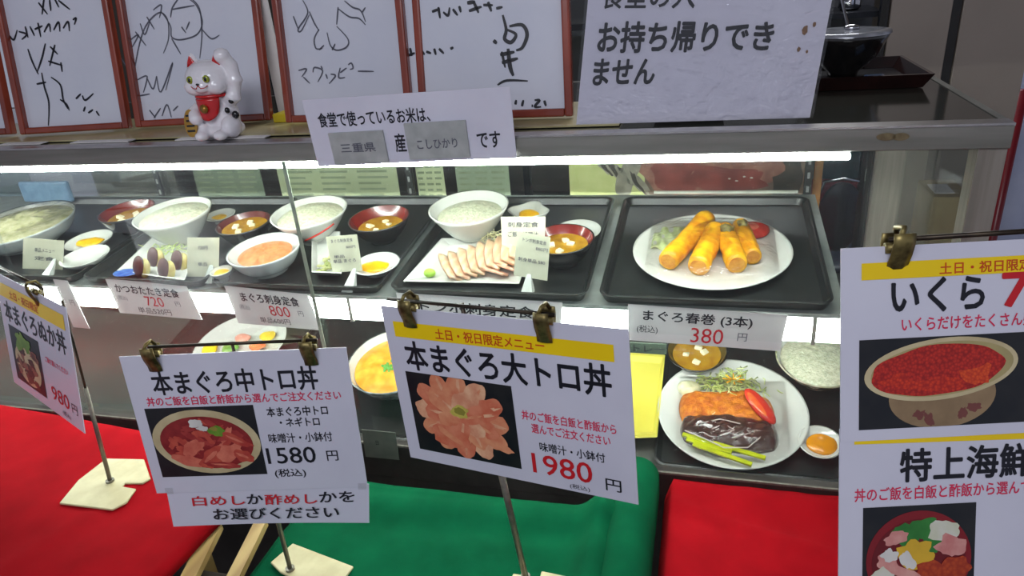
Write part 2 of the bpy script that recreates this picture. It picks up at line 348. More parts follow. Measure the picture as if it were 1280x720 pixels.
# ------------------------------------------------------------------ things behind and beside the case
def steel_cab():
    t=thing('steel_cabinet',(.46,.68,0),'tall grey steel sliding door pair behind the right end of the case','cabinet')
    m=mat('cabinet_steel',(150,138,128),(134,124,114),scale=3,rough=.4,metal=.3)
    B(.34,.60,.67,.70,0,2.2).build('body',m,t,world=True)
    for x0,x1 in ((.342,.452),(.470,.598)):
        d=B(x0,x1,.650,.669,.05,2.15).build('door',m,t,world=True,bevel=.002)
    B(.453,.469,.655,.669,.05,2.15).build('door_gap',mat('gap_black',(22,20,20),rough=.6),t,world=True)
    B(.334,.3395,.655,.70,0,2.2).build('side_seal',mat('gap_black',(22,20,20)),t,world=True)
steel_cab()
t=thing('cardboard_box',(.465,.56,0),'tall beige cardboard box standing behind the right end post of the case','box')
B(.432,.500,.50,.62,0,1.07).build('carton',CARDB,t,world=True,bevel=.002)
B(.44,.475,.52,.58,1.0705,1.0725).build('paper_scrap',PAPER2,t,world=True)
q=onY(1252,240,.9); tag(MB().tube([(q.x,.9,0),(q.x,.9,1.2)],.012).build('red_pole',mat('dark_red_paint',(120,18,30),rough=.3),smooth=True),'dark red pole at the right, beyond the steel cabinet','pole')
b=MB(); b.grid(lambda i,j:Vector((.72+.9*i,1.25+.03*math.sin(i*30),2.3-2.2*j)),40,4)
tag(b.build('hanging_curtain',mat('pale_blue_cloth',(196,202,226),(176,184,214),scale=6,rough=.8),smooth=True,solid=.003),'pale blue hanging curtain at the far right edge','curtain')
# dining chair seen through the case
t=thing('dining_chair',(.45,1.55,0),'dark blue padded chair with chrome frame seen through the case','chair')
DB=mat('navy_vinyl',(36,40,56),(28,32,46),rough=.4)
MB().blob((.45,1.55,.66),(.075,.02,.13)).build('backrest',DB,t,smooth=True,world=True)
MB().blob((.45,1.75,.45),(.2,.2,.035)).build('seat',DB,t,smooth=True,world=True)
b=MB(); b.tube([(.37,1.55,.45),(.37,1.55,.72),(.39,1.55,.79),(.45,1.55,.80),(.51,1.55,.79),(.53,1.55,.72),(.53,1.55,.45)],.006); b.build('back_frame',mat('chrome',(200,200,205),rough=.12,metal=1),t,smooth=True,world=True)
for x in (.29,.61):
    for y in (1.62,1.9): MB().tube([(x,y,.45),(x,y,0)],.01).build('leg',MATS['chrome'],t,world=True)
t=thing('dining_counter',(.6,2.7,0),'teal counter with red cushions in the room behind','counter')
B(-.2,1.6,2.6,3.0,0,.62).build('body',mat('teal_paint',(40,74,84),(30,60,70),rough=.5),t,world=True)
for k in range(3): B(.05+k*.36,.36+k*.36,2.50,2.59,.40,.50).build('cushion',mat('crimson_cloth',(110,26,44),rough=.7),t,world=True,bevel=.02)
# kitchen clutter behind the case top
t=thing('kitchen_rack',(0,1.5,0),'dark steel kitchen rack behind the case','rack')
DK=mat('dark_metal',(30,32,38),(20,22,28),rough=.35,metal=.6)
for z in (1.0,1.28): B(-2.0,.60,2.0,2.3,z,z+.02).build('shelf',DK,t,world=True)
for x in (-1.98,-.8,.58): B(x,x+.03,1.96,1.99,0,1.9).build('post',DK,t,world=True)
B(-2.0,.62,2.301,2.32,1.0,1.9).build('rear_sheet',mat('rack_rear',(44,44,48),(30,31,36),scale=4,rough=.5),t,world=True)
def pot(x,y,z,r,h,label):
    t=thing('cooking_pot',(x,y,z),label,'pot'); CH=MATS['chrome']
    MB().lathe([(r*.8,0),(r,.01),(r,h),(r*.97,h),(r*.95,.015),(0,.012)],32,cap0=True).build('body',CH,t,smooth=True)
    MB().tube([(r,0,h*.8),(r+.03,0,h*.8),(r+.12,0,h*.85)],.006).build('handle',DK,t,smooth=True)
pot(.34,2.12,1.301,.05,.09,'small steel pot on the rack above the black bowl')
pot(.50,2.12,1.301,.04,.06,'steel pan on the rack beside the grey cabinet')
pot(-.32,2.12,1.301,.07,.1,'steel pot on the rack left of the large notice')
a=onY(1050,-10,.47); c=onY(1060,33,.43)
t=thing('ladle',c,'chrome ladle resting on the film covered black bowl','ladle')
MB().tube([a+Vector((-.02,.02,.12)),a,c,c+Vector((.004,-.012,-.004))],.0025).build('handle',MATS['chrome'],t,smooth=True,world=True)
MB().blob(c+Vector((.004,-.014,-.001)),(.013,.011,.006)).build('cup',MATS['chrome'],t,smooth=True,world=True)
# lacquer tray with bowl on the case top
P0=onZ(957,119,ZT); P1=onZ(1152,117,ZT)
t=thing('lacquer_tray',(.2,.42,ZT+.001),'black and dark red lacquer tray on the case top','tray')
def ltray(x0,x1,y0,y1,h=.022,e=.012):
    LR=mat('tray_brown_lacquer',(40,18,16),(28,13,12),rough=.2,coat=.5)
    b=MB(); b.add([(x0+e,y0+e,0),(x1-e,y0+e,0),(x1-e,y1-e,0),(x0+e,y1-e,0),(x0,y0,h),(x1,y0,h),(x1,y1,h),(x0,y1,h),(x0+.006,y0+.006,h),(x1-.006,y0+.006,h),(x1-.006,y1-.006,h),(x0+.006,y1-.006,h),
       (x0+e+.006,y0+e+.006,.004),(x1-e-.006,y0+e+.006,.004),(x1-e-.006,y1-e-.006,.004),(x0+e+.006,y1-e-.006,.004)],
      [(3,2,1,0)]+[(k,(k+1)%4,4+(k+1)%4,4+k) for k in range(4)]+[(4+k,4+(k+1)%4,8+(k+1)%4,8+k) for k in range(4)]+[(8+k,8+(k+1)%4,12+(k+1)%4,12+k) for k in range(4)])
    b.mi=1; b.add([b.v[12],b.v[13],b.v[14],b.v[15]],[(0,1,2,3)])
    b.mi=0; return b,LR
b,LR=ltray(.08-.2,.335-.2,.255-.42,.475-.42); b.build('body',[LR,mat('tray_floor_black',(30,28,32),rough=.22)],t)
t2=thing('black_bowl',(.222,.385,ZT+.006),'black bowl under cling film with a shining rim on the lacquer tray','bowl')
MB().lathe([(.024,0),(.026,.008),(.05,.03),(.066,.062),(.070,.072),(.068,.072),(.05,.034),(.0,.02)],40,cap0=True).build('body',mat('black_glaze',(20,20,22),(34,32,30),scale=50,rough=.15,coat=.6),t2,smooth=True)
MB().lathe([(.071,.070),(.070,.0745),(.03,.0735),(0,.073)],40).build('film_cover',mat('silvery_film',(196,198,206),(130,132,140),scale=26,rough=.18,metal=.5),t2,smooth=True)
tag(MB().box(.16,.31,.273,.288,ZT+.0055,ZT+.0075).build('paper_strip',mat('mauve_paper',(132,116,116),rough=.5)),'mauve paper strip lying along the front of the lacquer tray','paper')
tag(MB().box(.245,.278,.30,.325,ZT+.0055,ZT+.016).build('soy_packet',mat('blue_packet',(96,120,160),(120,150,190),rough=.15,coat=.5),bevel=.004),'small blue clear packet in the lacquer tray beside the bowl','packet')

# board strips the frames stand on
t=thing('wooden_strip',(-1.0,.12,ZT+.0005),'pale yellow wooden strip along the case top under the frames','strip')
B(-2.0,-.13,.045,.24,ZT+.0015,ZT+.004).build('board',mat('pale_strip',(196,186,140),(158,146,104),scale=9,rough=.35,coat=.3),t,world=True)
tag(B(-.775,-.735,.14,.2,ZT+.0045,ZT+.02).build('yellow_block',mat('yellow_block',(206,182,30),rough=.5),bevel=.002),'small yellow block on the case top between second and third frame','block')
for x0,x1,l in ((-1.30,-1.20,'far left'),(-1.13,-1.0,'middle'),(-.90,-.72,'beside the cat')):
    tag(B(x0,x1,.024,.043,ZT+.002,ZT+.0035).build('paper_slip',PAPER2),'white paper slip on the front edge of the case top, '+l,'paper')

# ------------------------------------------------------------------ framed art boards
def frame(bl,br,label,strokes,wd=.004,tilt=.17,name='picture_frame',inkm=None,texts=(),hgt=.315,lean=0,grp=None):
    zb=ZT+.006
    a=Vector((bl[0],bl[1],zb)); c=Vector((br[0],br[1],zb)); ax=(c-a).normalized(); back=Vector((-ax.y,ax.x,0))
    up=(Vector((0,0,1))+back*tilt+ax*lean).normalized()*hgt
    o=Sheet(a+up,c+up,a,c); t=thing(name,(a+c)/2,label,'picture frame')
    bw=.013; th=.016
    U=bw/o.w; V=bw/o.h
    def bar(u0,u1,v0,v1):
        b=MB(); pts=[o.pt(u,v,d) for u in (u0,u1) for v in (v0,v1) for d in (0,th)]
        b.add(pts,[(0,1,3,2),(4,6,7,5),(0,4,5,1),(2,3,7,6),(0,2,6,4),(1,5,7,3)]); b.build('frame_bar',WOODF,t,world=True,bevel=.003)
    bar(0,U,0,1); bar(1-U,1,0,1); bar(U,1-U,1-V,1); bar(U,1-U,0,V)
    bd=card(o,'art_board',BOARD,t,th=.003,u0=U,u1=1-U,v0=V,v1=1-V,d0=.004)
    b=MB()
    f=lambda u,v:(u,v)
    # stroke points are photo pixels on the board plane, turned into board u,v once
    org=o.tl; eu=(o.tr-o.tl); ev=(o.bl-o.tl)
    for st in strokes:
        w_=wd
        if isinstance(st,tuple): w_,st=st
        pts=[]
        for (px,py) in st:
            d=ray(px,py); k=((org+o.n*.004)-CAM).dot(o.n)/d.dot(o.n); q=CAM+d*k-org
            pts.append((q.dot(eu)/eu.length_squared,q.dot(ev)/ev.length_squared))
        stroke(o,b,pts,w_,d=.0048)
    if strokes: b.build('brush_writing',inkm or BLACKINK,t,world=True)
    return t
fr1=[[(50,5),(62,20)],[(57,0),(55,20)],[(64,2),(66,16)],[(70,0),(76,12)],[(75,3),(90,15)],
 [(4,52),(8,40),(12,50)],[(14,44),(20,50),(24,38)],[(26,40),(36,44),(30,50)],[(34,34),(38,48)],[(40,34),(46,46)],[(46,38),(56,34)],[(50,30),(54,48)],[(58,42),(64,32),(66,42)],[(70,40),(76,30),(78,42)],[(82,38),(88,30),(90,42)],[(94,28),(98,26),(96,34)],
 [(38,62),(44,78),(52,94)],[(60,56),(56,74),(50,92)],[(66,60),(76,70)],[(72,58),(66,84)],[(64,78),(82,84)],[(80,80),(82,92)],[(56,92),(60,110),(66,130),(66,158)],[(50,106),(62,104)],[(68,98),(80,108),(84,126),(90,138)],[(80,126),(88,132),(92,140)],
 [(100,126),(106,120)],[(108,122),(112,128),(122,120)],[(110,142),(112,136)],[(116,144),(122,140)],[(126,142),(130,148)]]
frame((-1.315,.100),(-1.078,.128),'mahogany framed board of black brush writing, left of the frame behind the cat',fr1,.0038,lean=0.03)
fr2=[[(152,68),(165,86),(172,84),(160,62)],[(158,56),(170,74)],[(166,50),(176,44),(168,60)],[(172,40),(186,58)],[(178,30),(184,44),(190,28)],[(186,22),(196,38)],[(194,14),(204,8),(202,24)],
 [(174,126),(172,90),(182,40),(200,18),(212,26),(214,50),(208,68)],[(204,16),(216,34),(218,48),(230,52),(250,46),(256,30),(248,10),(236,0)],[(218,50),(230,70)],[(226,0),(218,12),(216,24)],[(240,0),(252,14),(256,44),(254,76)],[(256,40),(268,52),(278,48)],[(218,14),(246,10)],[(230,36),(236,44)],[(240,30),(236,40)],
 [(176,100),(188,96),(184,116)],[(188,98),(196,112),(200,96)],[(200,96),(206,116),(220,80),(212,114)],[(178,120),(192,118)],[(192,138),(200,148)],[(198,148),(206,136)],[(208,146),(214,132),(220,148)],[(222,140),(228,134)],[(290,98),(294,112)]]
frame((-1.066,.133),(-.785,.160),'mahogany framed board of grey line drawings behind the white cat',fr2,.0028,inkm=GREYINK,lean=0.03)
fr3=[[(378,0),(384,16),(372,36),(376,38),(386,18)],[(386,14),(392,28),(398,38)],[(366,20),(372,36)],[(422,8),(420,30)],[(430,0),(440,8),(450,12),(456,26)],[(422,10),(436,20),(448,22),(456,30)],[(452,14),(456,8)],[(398,36),(392,48),(394,60),(402,60)],[(408,40),(412,56),(420,62),(432,58),(434,48),(420,32)],[(398,62),(404,56)],[(414,62),(418,54)],
 [(372,88),(382,86),(376,96)],[(378,96),(386,104)],[(390,90),(392,84),(402,88),(396,102)],[(400,82),(402,86)],[(406,92),(408,98)],[(412,92),(418,94),(410,104)],[(424,84),(422,96),(430,96)],[(424,90),(432,84)],[(434,80),(438,78),(440,84),(436,86)],[(446,88),(466,88)]]
frame((-.733,.130),(-.455,.115),'mahogany framed cream board with hand drawn hands and katakana, above the rice notice left half',fr3,.0028,inkm=GREYINK,lean=-.01)
fr4=[(.0045,[(538,14),(548,10)]),[(546,8),(548,22)],[(552,14),(558,18),(560,8)],[(564,10),(570,18)],[(572,6),(574,14)],(.006,[(582,2),(592,0)]),(.005,[(584,12),(600,6)]),(.005,[(590,0),(596,14)]),[(602,4),(614,4)],(.005,[(608,0),(612,12)]),[(618,8),(626,6)],(.006,[(626,16),(630,34),(628,46),(636,50),(642,40),(630,34)]),(.006,[(634,30),(650,28),(656,40),(650,56),(642,60)]),(.006,[(614,48),(618,52)]),(.006,[(622,66),(640,62)]),(.006,[(624,76),(644,70)]),(.007,[(632,58),(634,80),(638,92)]),[(624,62),(628,82)],(.004,[(618,104),(630,98),(656,98)]),
 [(506,70),(516,66)],[(510,60),(512,70)],[(518,66),(522,68)],[(522,60),(528,68)],[(530,64),(536,66)],[(540,60),(542,68)],[(546,60),(552,66)],[(560,60),(564,58)],[(640,128),(641,122)],[(648,130),(650,122)],[(660,129),(662,129)],[(664,122),(670,122),(664,130),(672,130)],[(676,122),(678,129)]]
frame((-.492,.108),(-.207,.104),'large mahogany framed board of black brush writing, left of the large notice',fr4,.0044,lean=-.02)
frame((-1.66,.085),(-1.345,.108),'pale framed board cut off by the left edge of the picture',[],lean=0.03)
# a white card and dark thing in the gap behind the frames
tag(B(-.80,-.775,.20,.205,ZT+.0055,1.60).build('white_board_edge',PAPER2),'white board standing on edge in the gap between second and third frame','board')

# ------------------------------------------------------------------ large notice on the case top
def notice():
    y=.045
    tl=onY(735,0,y); tr=onY(1040,0,y); bl=onY(720,149,y); br=onY(1012,150,y)
    bl.z=br.z=ZT+.005
    e=.35; TL=tl+(tl-bl)*e; TR=tr+(tr-br)*e
    sh=Sheet(TL,TR,bl,br); t=thing('large_notice',((bl.x+br.x)/2,y,ZT+.002),'large white laminated notice in black letters standing on the case top','notice')
    card(sh,'sheet',PAPER,t,th=.002)
    V=lambda py:(py/150*1+e)/(1+e)
    text(sh,'食堂の入',.06,.46,V(-22),V(10),BLACKINK,t,.025)
    text(sh,'お持ち帰りでき',.06,.80,V(24),V(62),BLACKINK,t,.045)
    text(sh,'ません',.055,.33,V(68),V(101),BLACKINK,t,.045)
    b=MB()
    for (px,py,r) in ((1006,36,.004),(1016,29,.0022),(1003,60,.0022),(1013,63,.0016)):
        q=onY(px,py,y); ell(sh,b,(px-731)/300.,V(py),r,r*1.6,0,0,.2,px,n=14)
    b.build('brown_stain',mat('brown_stain',(134,96,62)),t,world=True)
    # clear pocket around the sheet
    card(sh,'clear_sleeve',film('sleeve_film',(.99,.99,.99,1),rough=.1,bump=.25,bscale=60,gloss=1.3),t,th=.0003,u0=-.012,u1=1.012,v0=0,v1=1,d0=.0022)
    c=(bl+br)/2; B(c.x-.05,c.x+.05,y+.004,y+.06,ZT+.0045,ZT+.008).build('foot',mat('clear_foot',(190,192,190),rough=.2),t,world=True)
notice()

# ------------------------------------------------------------------ rice notice hung on the front trim
def ricenotice():
    y=-.012
    sh=Sheet(onY(377,125,y-.004),onY(637,108,y-.004),onY(398,208,y),onY(646,197,y))
    t=thing('rice_notice',tuple(sh.bl),'white laminated rice notice with two silver plates, taped to the top edge','notice')
    card(sh,'sheet',PAPER,t,th=.001)
    text(sh,'食堂で使っているお米は、',.06,.62,.20,.42,BLACKINK,t,.03)
    text(sh,'産',.425,.48,.56,.84,BLACKINK,t,.03); text(sh,'です',.825,.935,.60,.84,BLACKINK,t,.03)
    SP=mat('silver_plate',(184,186,184),(168,170,168),rough=.3,metal=.3)
    for u0,u1,v0,v1,s,l in ((.10,.38,.50,.97,'三重県','silver plate reading 三重県'),(.49,.785,.42,.95,'こしひかり','silver plate reading こしひかり')):
        p=card(sh,'name_plate',SP,t,th=.0035,u0=u0,u1=u1,v0=v0,v1=v1,d0=.004); p['label']=l
        text(sh,s,u0+.05,u1-.05,.66,.80,GREYINK,t,.02,d=.0046)
    B(sh.bl.x+.02,sh.br.x-.02,y+.0015,-.0045,ZC+.008,ZT-.004).build('tape_pad',mat('clear_tape',(170,170,168),rough=.3),t,world=True)
ricenotice()

# ------------------------------------------------------------------ beckoning cat
def cat():
    loc=Vector((-.809,.038,ZT+.0045)); t=thing('cat_figurine',loc,'small white lucky cat figurine with red bib on the case top','figurine',rot=(0,0,R(6)))
    WH=mat('white_glaze',(236,232,236),(226,222,228),rough=.18,coat=.5)
    t.scale=(1.06,1.06,1.03)
    # local frame: faces -y, x to its left paw
    mb=MB()
    mb.blob((0,.004,.034),(.032,.028,.040)); mb.blob((0,.002,.012),(.037,.031,.016)); mb.blob((0,.004,.060),(.025,.023,.026))
    mb.blob((0,-.003,.094),(.036,.031,.030)); mb.blob((-.017,-.016,.084),(.017,.015,.014)); mb.blob((.017,-.016,.084),(.017,.015,.014)); mb.blob((0,-.026,.085),(.014,.010,.010))
    mb.tube([(.021,.002,.056),(.036,-.003,.064),(.043,0,.088),(.040,.002,.112),(.034,-.004,.126)],[.012,.0125,.012,.0115,.011],14); mb.blob((.033,-.005,.128),(.0125,.012,.012))
    mb.tube([(-.022,-.004,.052),(-.028,-.02,.044),(-.022,-.030,.038)],[.011,.011,.010],14); mb.blob((-.021,-.031,.036),(.011,.010,.010))
    mb.tube([(-.017,-.018,.02),(-.016,-.030,.008)],[.012,.011],14); mb.blob((-.016,-.034,.0085),(.011,.013,.0085)); mb.blob((.016,-.034,.0085),(.011,.013,.0085)); mb.blob((.026,-.014,.018),(.014,.02,.018))
    for s in (-1,1): mb.lathe([(.0135,0),(.009,.012),(.0015,.024)],16,center=(s*.021,.000,.112),sy=.55,cap0=True)
    o=mb.build('body',WH,t,smooth=True)
    md=o.modifiers.new('r','REMESH'); md.mode='VOXEL'; md.voxel_size=.0016; md.use_smooth_shade=True
    md=o.modifiers.new('s','SMOOTH'); md.iterations=6; md.factor=.6
    RD=mat('red_glaze',(196,24,26),rough=.2,coat=.4); BK=mat('black_glaze2',(14,14,18),rough=.2,coat=.4); GD=mat('gold_paint',(160,116,44),(176,138,66),rough=.3,metal=.6)
    for s in (-1,1): MB().lathe([(.0085,0),(.006,.008),(.0008,.017)],14,center=(s*.021,-.0055,.114),sy=.35,cap0=True).build('inner_ear',RD,t,smooth=True)
    # bib
    b=MB(); b.grid(lambda i,j:Vector((.023*math.sin((i-.5)*2.0)*(1-.25*j*j),-.0295*math.cos((i-.5)*1.7)-.002+.003*(1-j)-.001*j,.066-.034*j*math.sqrt(max(.05,1-(2*i-1)**2*.55)))),16,10)
    b.build('bib',RD,t,smooth=True,solid=.003)
    MB().lathe([(.0,.0),(.006,.0005),(.007,.0025),(.0,.004)],16).build('gold_emblem',GD,t,smooth=True).matrix_local=Matrix.Translation((0,-.0335,.052))@Matrix.Rotation(R(90),4,'X')
    MB().tube([(.026*math.sin(a),-.026*math.cos(a)+.001,.0685) for a in [x*.25 for x in range(-9,10)]],.0028,8).build('collar',RD,t,smooth=True)
    for s in (-1,1):
        e=MB().blob((s*.0135,-.0312,.097),(.0058,.0028,.0060)).build('eye',mat('olive_eye',(150,160,40),(130,140,30),rough=.15,coat=.5),t,smooth=True)
        MB().blob((s*.0135,-.0338,.097),(.0022,.0012,.0036)).build('pupil',BK,e,smooth=True)
    MB().blob((0,-.0362,.090),(.0026,.0016,.0018)).build('nose',BK,t,smooth=True)
    for s in (-1,1):
        MB().tube([(0,-.0362,.088),(s*.004,-.0358,.0835),(s*.010,-.034,.084),(s*.014,-.032,.087)],.0007,6).build('mouth_line',RD,t,smooth=True)
        for k in range(3): MB().tube([(s*.018,-.0285,.086-k*.0035),(s*.0275,-.022,.0865-k*.0045)],.0005,5).build('whisker',BK,t)
    for c,r in (((.034,-.0105,.058),(.0045,.004,.0045)),((.0365,-.012,.036),(.006,.005,.0065)),((.029,-.020,.045),(.004,.004,.005))):
        MB().blob(c,r).build('black_spot',BK,t,smooth=True)
    # coin tablet held in the right paw
    k=MB().slab([(.010*math.cos(q),.022*math.sin(q)) for q in [2*math.pi*i/24 for i in range(24)]],-.002,.002).build('coin_tablet',GD,t); k.matrix_local=Matrix.Translation((-.030,-.033,.030))@Matrix.Rotation(R(78),4,'X')@Matrix.Rotation(R(8),4,'Y')
    bb=MB()
    for z in (-.012,-.004,.004,.012): bb.box(-.006,.006,z-.0015,z+.0015,-.0006,.0006)
    l=bb.build('tablet_marks',BK,k); l.location=(0,0,.0026)
cat()

# ------------------------------------------------------------------ shelf geometry: sloping planes
U0,UK=1.0455,.12; L0,LK=.718,.243
def base_at(u,v,h=0,low=False):
    z0,k=(L0,LK) if low else (U0,UK); n=Vector((0,-k,1)).normalized()
    return onP(u,v,z0+h*math.sqrt(1+k*k),k)-n*h
TH=.003
RU=(math.atan(UK),0,0); RL=(math.atan(LK),0,0)
def rimr(u0,u1,p): return (u1-u0)/2/FOC*depth(p)
# trays
def traymesh(w,d,name='serving_tray',h=.016):
    b=MB(); n=6; r=.022
    def ring(ins,z):
        pts=[]
        for (cx,cy,a0) in ((w-r,r,-90),(w-r,d-r,0),(r,d-r,90),(r,r,180)):
            for k in range(n+1):
                a=R(a0+90*k/n); pts.append(Vector((cx+(r-ins)*math.cos(a),cy+(r-ins)*math.sin(a),z)))
        return pts
    rings=[ring(.008,0),ring(.0,h),ring(.004,h+.001),ring(.007,h-.002),ring(.013,.003)]
    N=len(rings[0]); vs=[p for q in rings for p in q]; fs=[]
    for i in range(len(rings)-1):
        for k in range(N): k2=(k+1)%N; fs.append((i*N+k,i*N+k2,(i+1)*N+k2,(i+1)*N+k))
    fs.append(tuple(range(N-1,-1,-1))); fs.append(tuple((len(rings)-1)*N+k for k in range(N)))
    return b.add(vs,fs)
names=['black plastic serving tray under the plate of spring rolls','black serving tray under the white sashimi plate','black serving tray under the red soup bowl and yellow pickle dish left of the sashimi','black serving tray under the square plate of seared fish','black serving tray at the far left of the upper shelf']
for i,(x,sx_,l) in enumerate(zip((-.165,-.535,-.905,-1.210,-1.608),(1,1,1,.83,1.09),names)):
    t=thing('serving_tray',(x,.012,U0+UK*.012-.0015),l,'tray','trays on the upper shelf',rot=RU)
    traymesh(.352*sx_,.385).build('body',TRAYM,t,smooth=False)
for i,(x,l,y) in enumerate(((-.078,'black tray on the lower deck under the plate of curry cutlet',.02),(-.525,'black tray on the lower deck behind the tuna bowl sign',.02),(-.895,'black tray on the lower deck under the bowl with green onion',.02),(-1.27,'black tray on the lower deck under the white flower plate',.14))):
    t=thing('serving_tray',(x,y,L0+LK*y-.003),l,'tray','trays on the lower deck',rot=RL)
    traymesh(.36,.37 if y<.1 else .25,h=.010).build('body',mat('brown_tray',(52,42,38),(40,34,30),rough=.35) if y>.1 else TRAYM,t)

# ------------------------------------------------------------------ bowls and dishes
def bowlprof(r,h,foot=.42,th=.003,curve=.6):
    out=[(r*foot,0),(r*foot*.98,.004),(r*foot,.007)]; N=8
    for k in range(1,N+1):
        s=k/N; out.append((r*(foot+(1-foot)*s**curve),.007+(h-.007)*s))
    inn=[(r-th,h)]
    for k in range(N-1,-1,-1):
        s=k/N; inn.append((max(.0,(r-th)*(foot*.9+(1-foot*.9)*s**curve)-.0),.012+(h-.012)*s))
    inn.append((0,.011))
    return out,inn
def bowl(name,u0,u1,v,h,label,cat,mo,mi=None,low=False,group=None,foot=.42,curve=.55,sy=1,tilt=0,fn=None):
    p=base_at((u0+u1)/2,v,h,low); rc=p+Vector((0,0,h)); r=rimr(u0,u1,rc)
    k=LK if low else UK; nrm=Vector((0,-k,1)).normalized(); p=p+nrm*TH
    t=thing(name,p,label,cat,group,rot=(RL if low else RU))
    o,i=bowlprof(r,h-TH,foot,curve=curve)
    MB().lathe(o+[i[0]],44,cap0=True,sy=sy,fn=fn).build('outer_body',mo,t,smooth=True)
    MB().lathe(i,44,sy=sy,fn=fn).build('inner_glaze',mi or mo,t,smooth=True)
    return t,r,h-TH,p
def fill(t,name,label,cat,r,h,m,frac=.7,dome=.25,nz=.06,freq=90,seed=1,sy=1,kind='stuff',n=40,foot=.42,curve=.55):
    # food filling a bowl; its own top-level object placed at the bowl
    b=MB(); rr=r*(foot*.9+(1-foot*.9)*frac**curve)-.004; z0=.012+(h-.012)*frac
    b.mi=0
    prof=[(rr*(1-k/10),z0+rr*dome*(1-(1-k/10)**2)) for k in range(11)]
    vs=[];N=n
    for (a,z) in prof:
        for k in range(N):
            q=2*math.pi*k/N; x,y=a*math.cos(q),a*math.sin(q)*sy
            edge=min(1,(rr-a)/rr*4)
            vs.append(Vector((x,y,z+nz*rr*edge*mnoise.noise(Vector((x*freq,y*freq,seed))))))
    fs=[(i*N+k,i*N+(k+1)%N,(i+1)*N+(k+1)%N,(i+1)*N+k) for i in range(10) for k in range(N)]
    # underside down to the bowl wall
    b.add(vs,fs); o=b.build(name,m,None,smooth=True)
    o.location=t.location; o.rotation_euler=t.rotation_euler; tag(o,label,cat,kind=kind); return o,z0,rr
def chunks(t,name,label,cat,group,pos,size,z,m,seed=0,uniq=None):
    random.seed(seed); M=t.matrix_basis if False else (Matrix.Translation(t.location)@t.rotation_euler.to_matrix().to_4x4())
    for k,(x,y) in enumerate(pos):
        s=size*random.uniform(.8,1.2); o=MB().box(-s,s,-s*.8,s*.8,-s*.5,s*.5).build(name,m,bevel=s*.25)
        o.location=M@Vector((x,y,z)); o.rotation_euler=(random.uniform(-.3,.3)+t.rotation_euler.x,random.uniform(-.3,.3),random.uniform(0,3))
        tag(o,label if not uniq else uniq[k],cat,group)
def plate(name,u0,u1,v,h,label,cat,m,low=False,sy=1,foot=.55):
    p=base_at((u0+u1)/2,v,h,low); r=rimr(u0,u1,p); k=LK if low else UK; p=p+Vector((0,-k,1)).normalized()*TH
    t=thing(name,p,label,cat,rot=(RL if low else RU)); H=h-TH
    MB().lathe([(r*foot,0),(r*foot,.003),(r*.8,.006),(r,H),(r*1.0,H+.0012),(r*.97,H+.001),(r*.72,.007),(r*.66,.0055),(0,.005)],56,cap0=True,sy=sy).build('body',m,t,smooth=True)
    return t,r,p
def world_of(t): return Matrix.Translation(t.location)@t.rotation_euler.to_matrix().to_4x4()
def local_px(t,u,v,z):      # photo ray meets the plane z above the thing's base -> local xy
    M=world_of(t); n=(M.to_3x3()@Vector((0,0,1))); o=M@Vector((0,0,z)); d=ray(u,v); q=CAM+d*((o-CAM).dot(n)/d.dot(n)); return M.inverted()@q
def put(b,name,m,t,label,cat,group=None,kind=None,smooth=True,**k):
    o=b.build(name,m,None,smooth=smooth,**k); o.location=t.location; o.rotation_euler=t.rotation_euler; return tag(o,label,cat,group,kind)

# --- tray 1: spring rolls
t,r,p=plate('oval_plate',793,984,311,.016,'large white oval plate holding golden spring rolls','plate',PORC,sy=1.02)
GOLD=mat('fried_golden',(244,186,24),(222,140,12),scale=55,rough=.4,bump=.5,bscale=220,coat=.25)
SK=mat('roll_end',(224,160,60),(200,124,36),scale=90,rough=.5,bump=.5,bscale=300)
rolls=[((883,277),(835,330),.0180,'leftmost golden spring roll lying diagonally on the oval plate',.019),((894,292),(873,337),.0185,'second golden spring roll from the left on the oval plate',.019),((905,290),(921,332),.0175,'third spring roll, with its cut top showing dark filling',.021),((925,283),(941,323),.0150,'rightmost spring roll, cut, beside the tomato wedge',.018)]
for i,(a,c,rr,l,z) in enumerate(rolls):
    A=local_px(t,*a,z); C=local_px(t,*c,z); A.z=C.z=.0065+rr
    d=(C-A); L=d.length; N=22; pts=[];rs=[]
    for k in range(N+1):
        s=k/N; pts.append(A+d*s+Vector((0,0,.0012*math.sin(s*9+i)))); e=min(1,(min(s,1-s)*N+1.4)/2.2); rs.append(rr*(.80+.2*e)*(1+.09*mnoise.noise(Vector((s*7,i*3,0)))))
    rt=thing('spring_roll',t.location,l,'spring roll',rot=t.rotation_euler)
    MB().tube(pts,rs,22).build('wrapper',GOLD,rt,smooth=True)
    e=d.normalized()
    MB().tube([C+e*.0002,C+e*.0009],rr*.72,16).build('end_fold',SK,rt)
    if i>=2:
        F=MB(); F.blob(A+d*.18+Vector((0,0,rr*.75)),(rr*.62,rr*.9,rr*.5),nz=.15,seed=i,freq=150,M=Matrix.Rotation(math.atan2(d.y,d.x)-1.57,3,'Z')); F.build('cut_filling',mat('roll_filling',(134,124,72),(92,76,40),scale=160,rough=.4,bump=.6),rt,smooth=True)
T=local_px(t,940,290,.012)
RT=mat('tomato_red',(214,56,36),(196,38,26),scale=60,rough=.25,coat=.4)
b=MB().blob((T.x,T.y,.016),(.030,.026,.012),nz=.03,seed=3); tw=thing('tomato_wedge',t.location,'red tomato wedge at the back right of the oval plate','tomato',rot=t.rotation_euler)
b.build('flesh',RT,tw,smooth=True); MB().blob((T.x-.004,T.y-.004,.0235),(.017,.014,.006)).build('pulp',mat('tomato_pulp',(226,120,90),(210,80,60),scale=120,rough=.3),tw,smooth=True)
Lc=local_px(t,835,302,.008); b=MB(); random.seed(4)
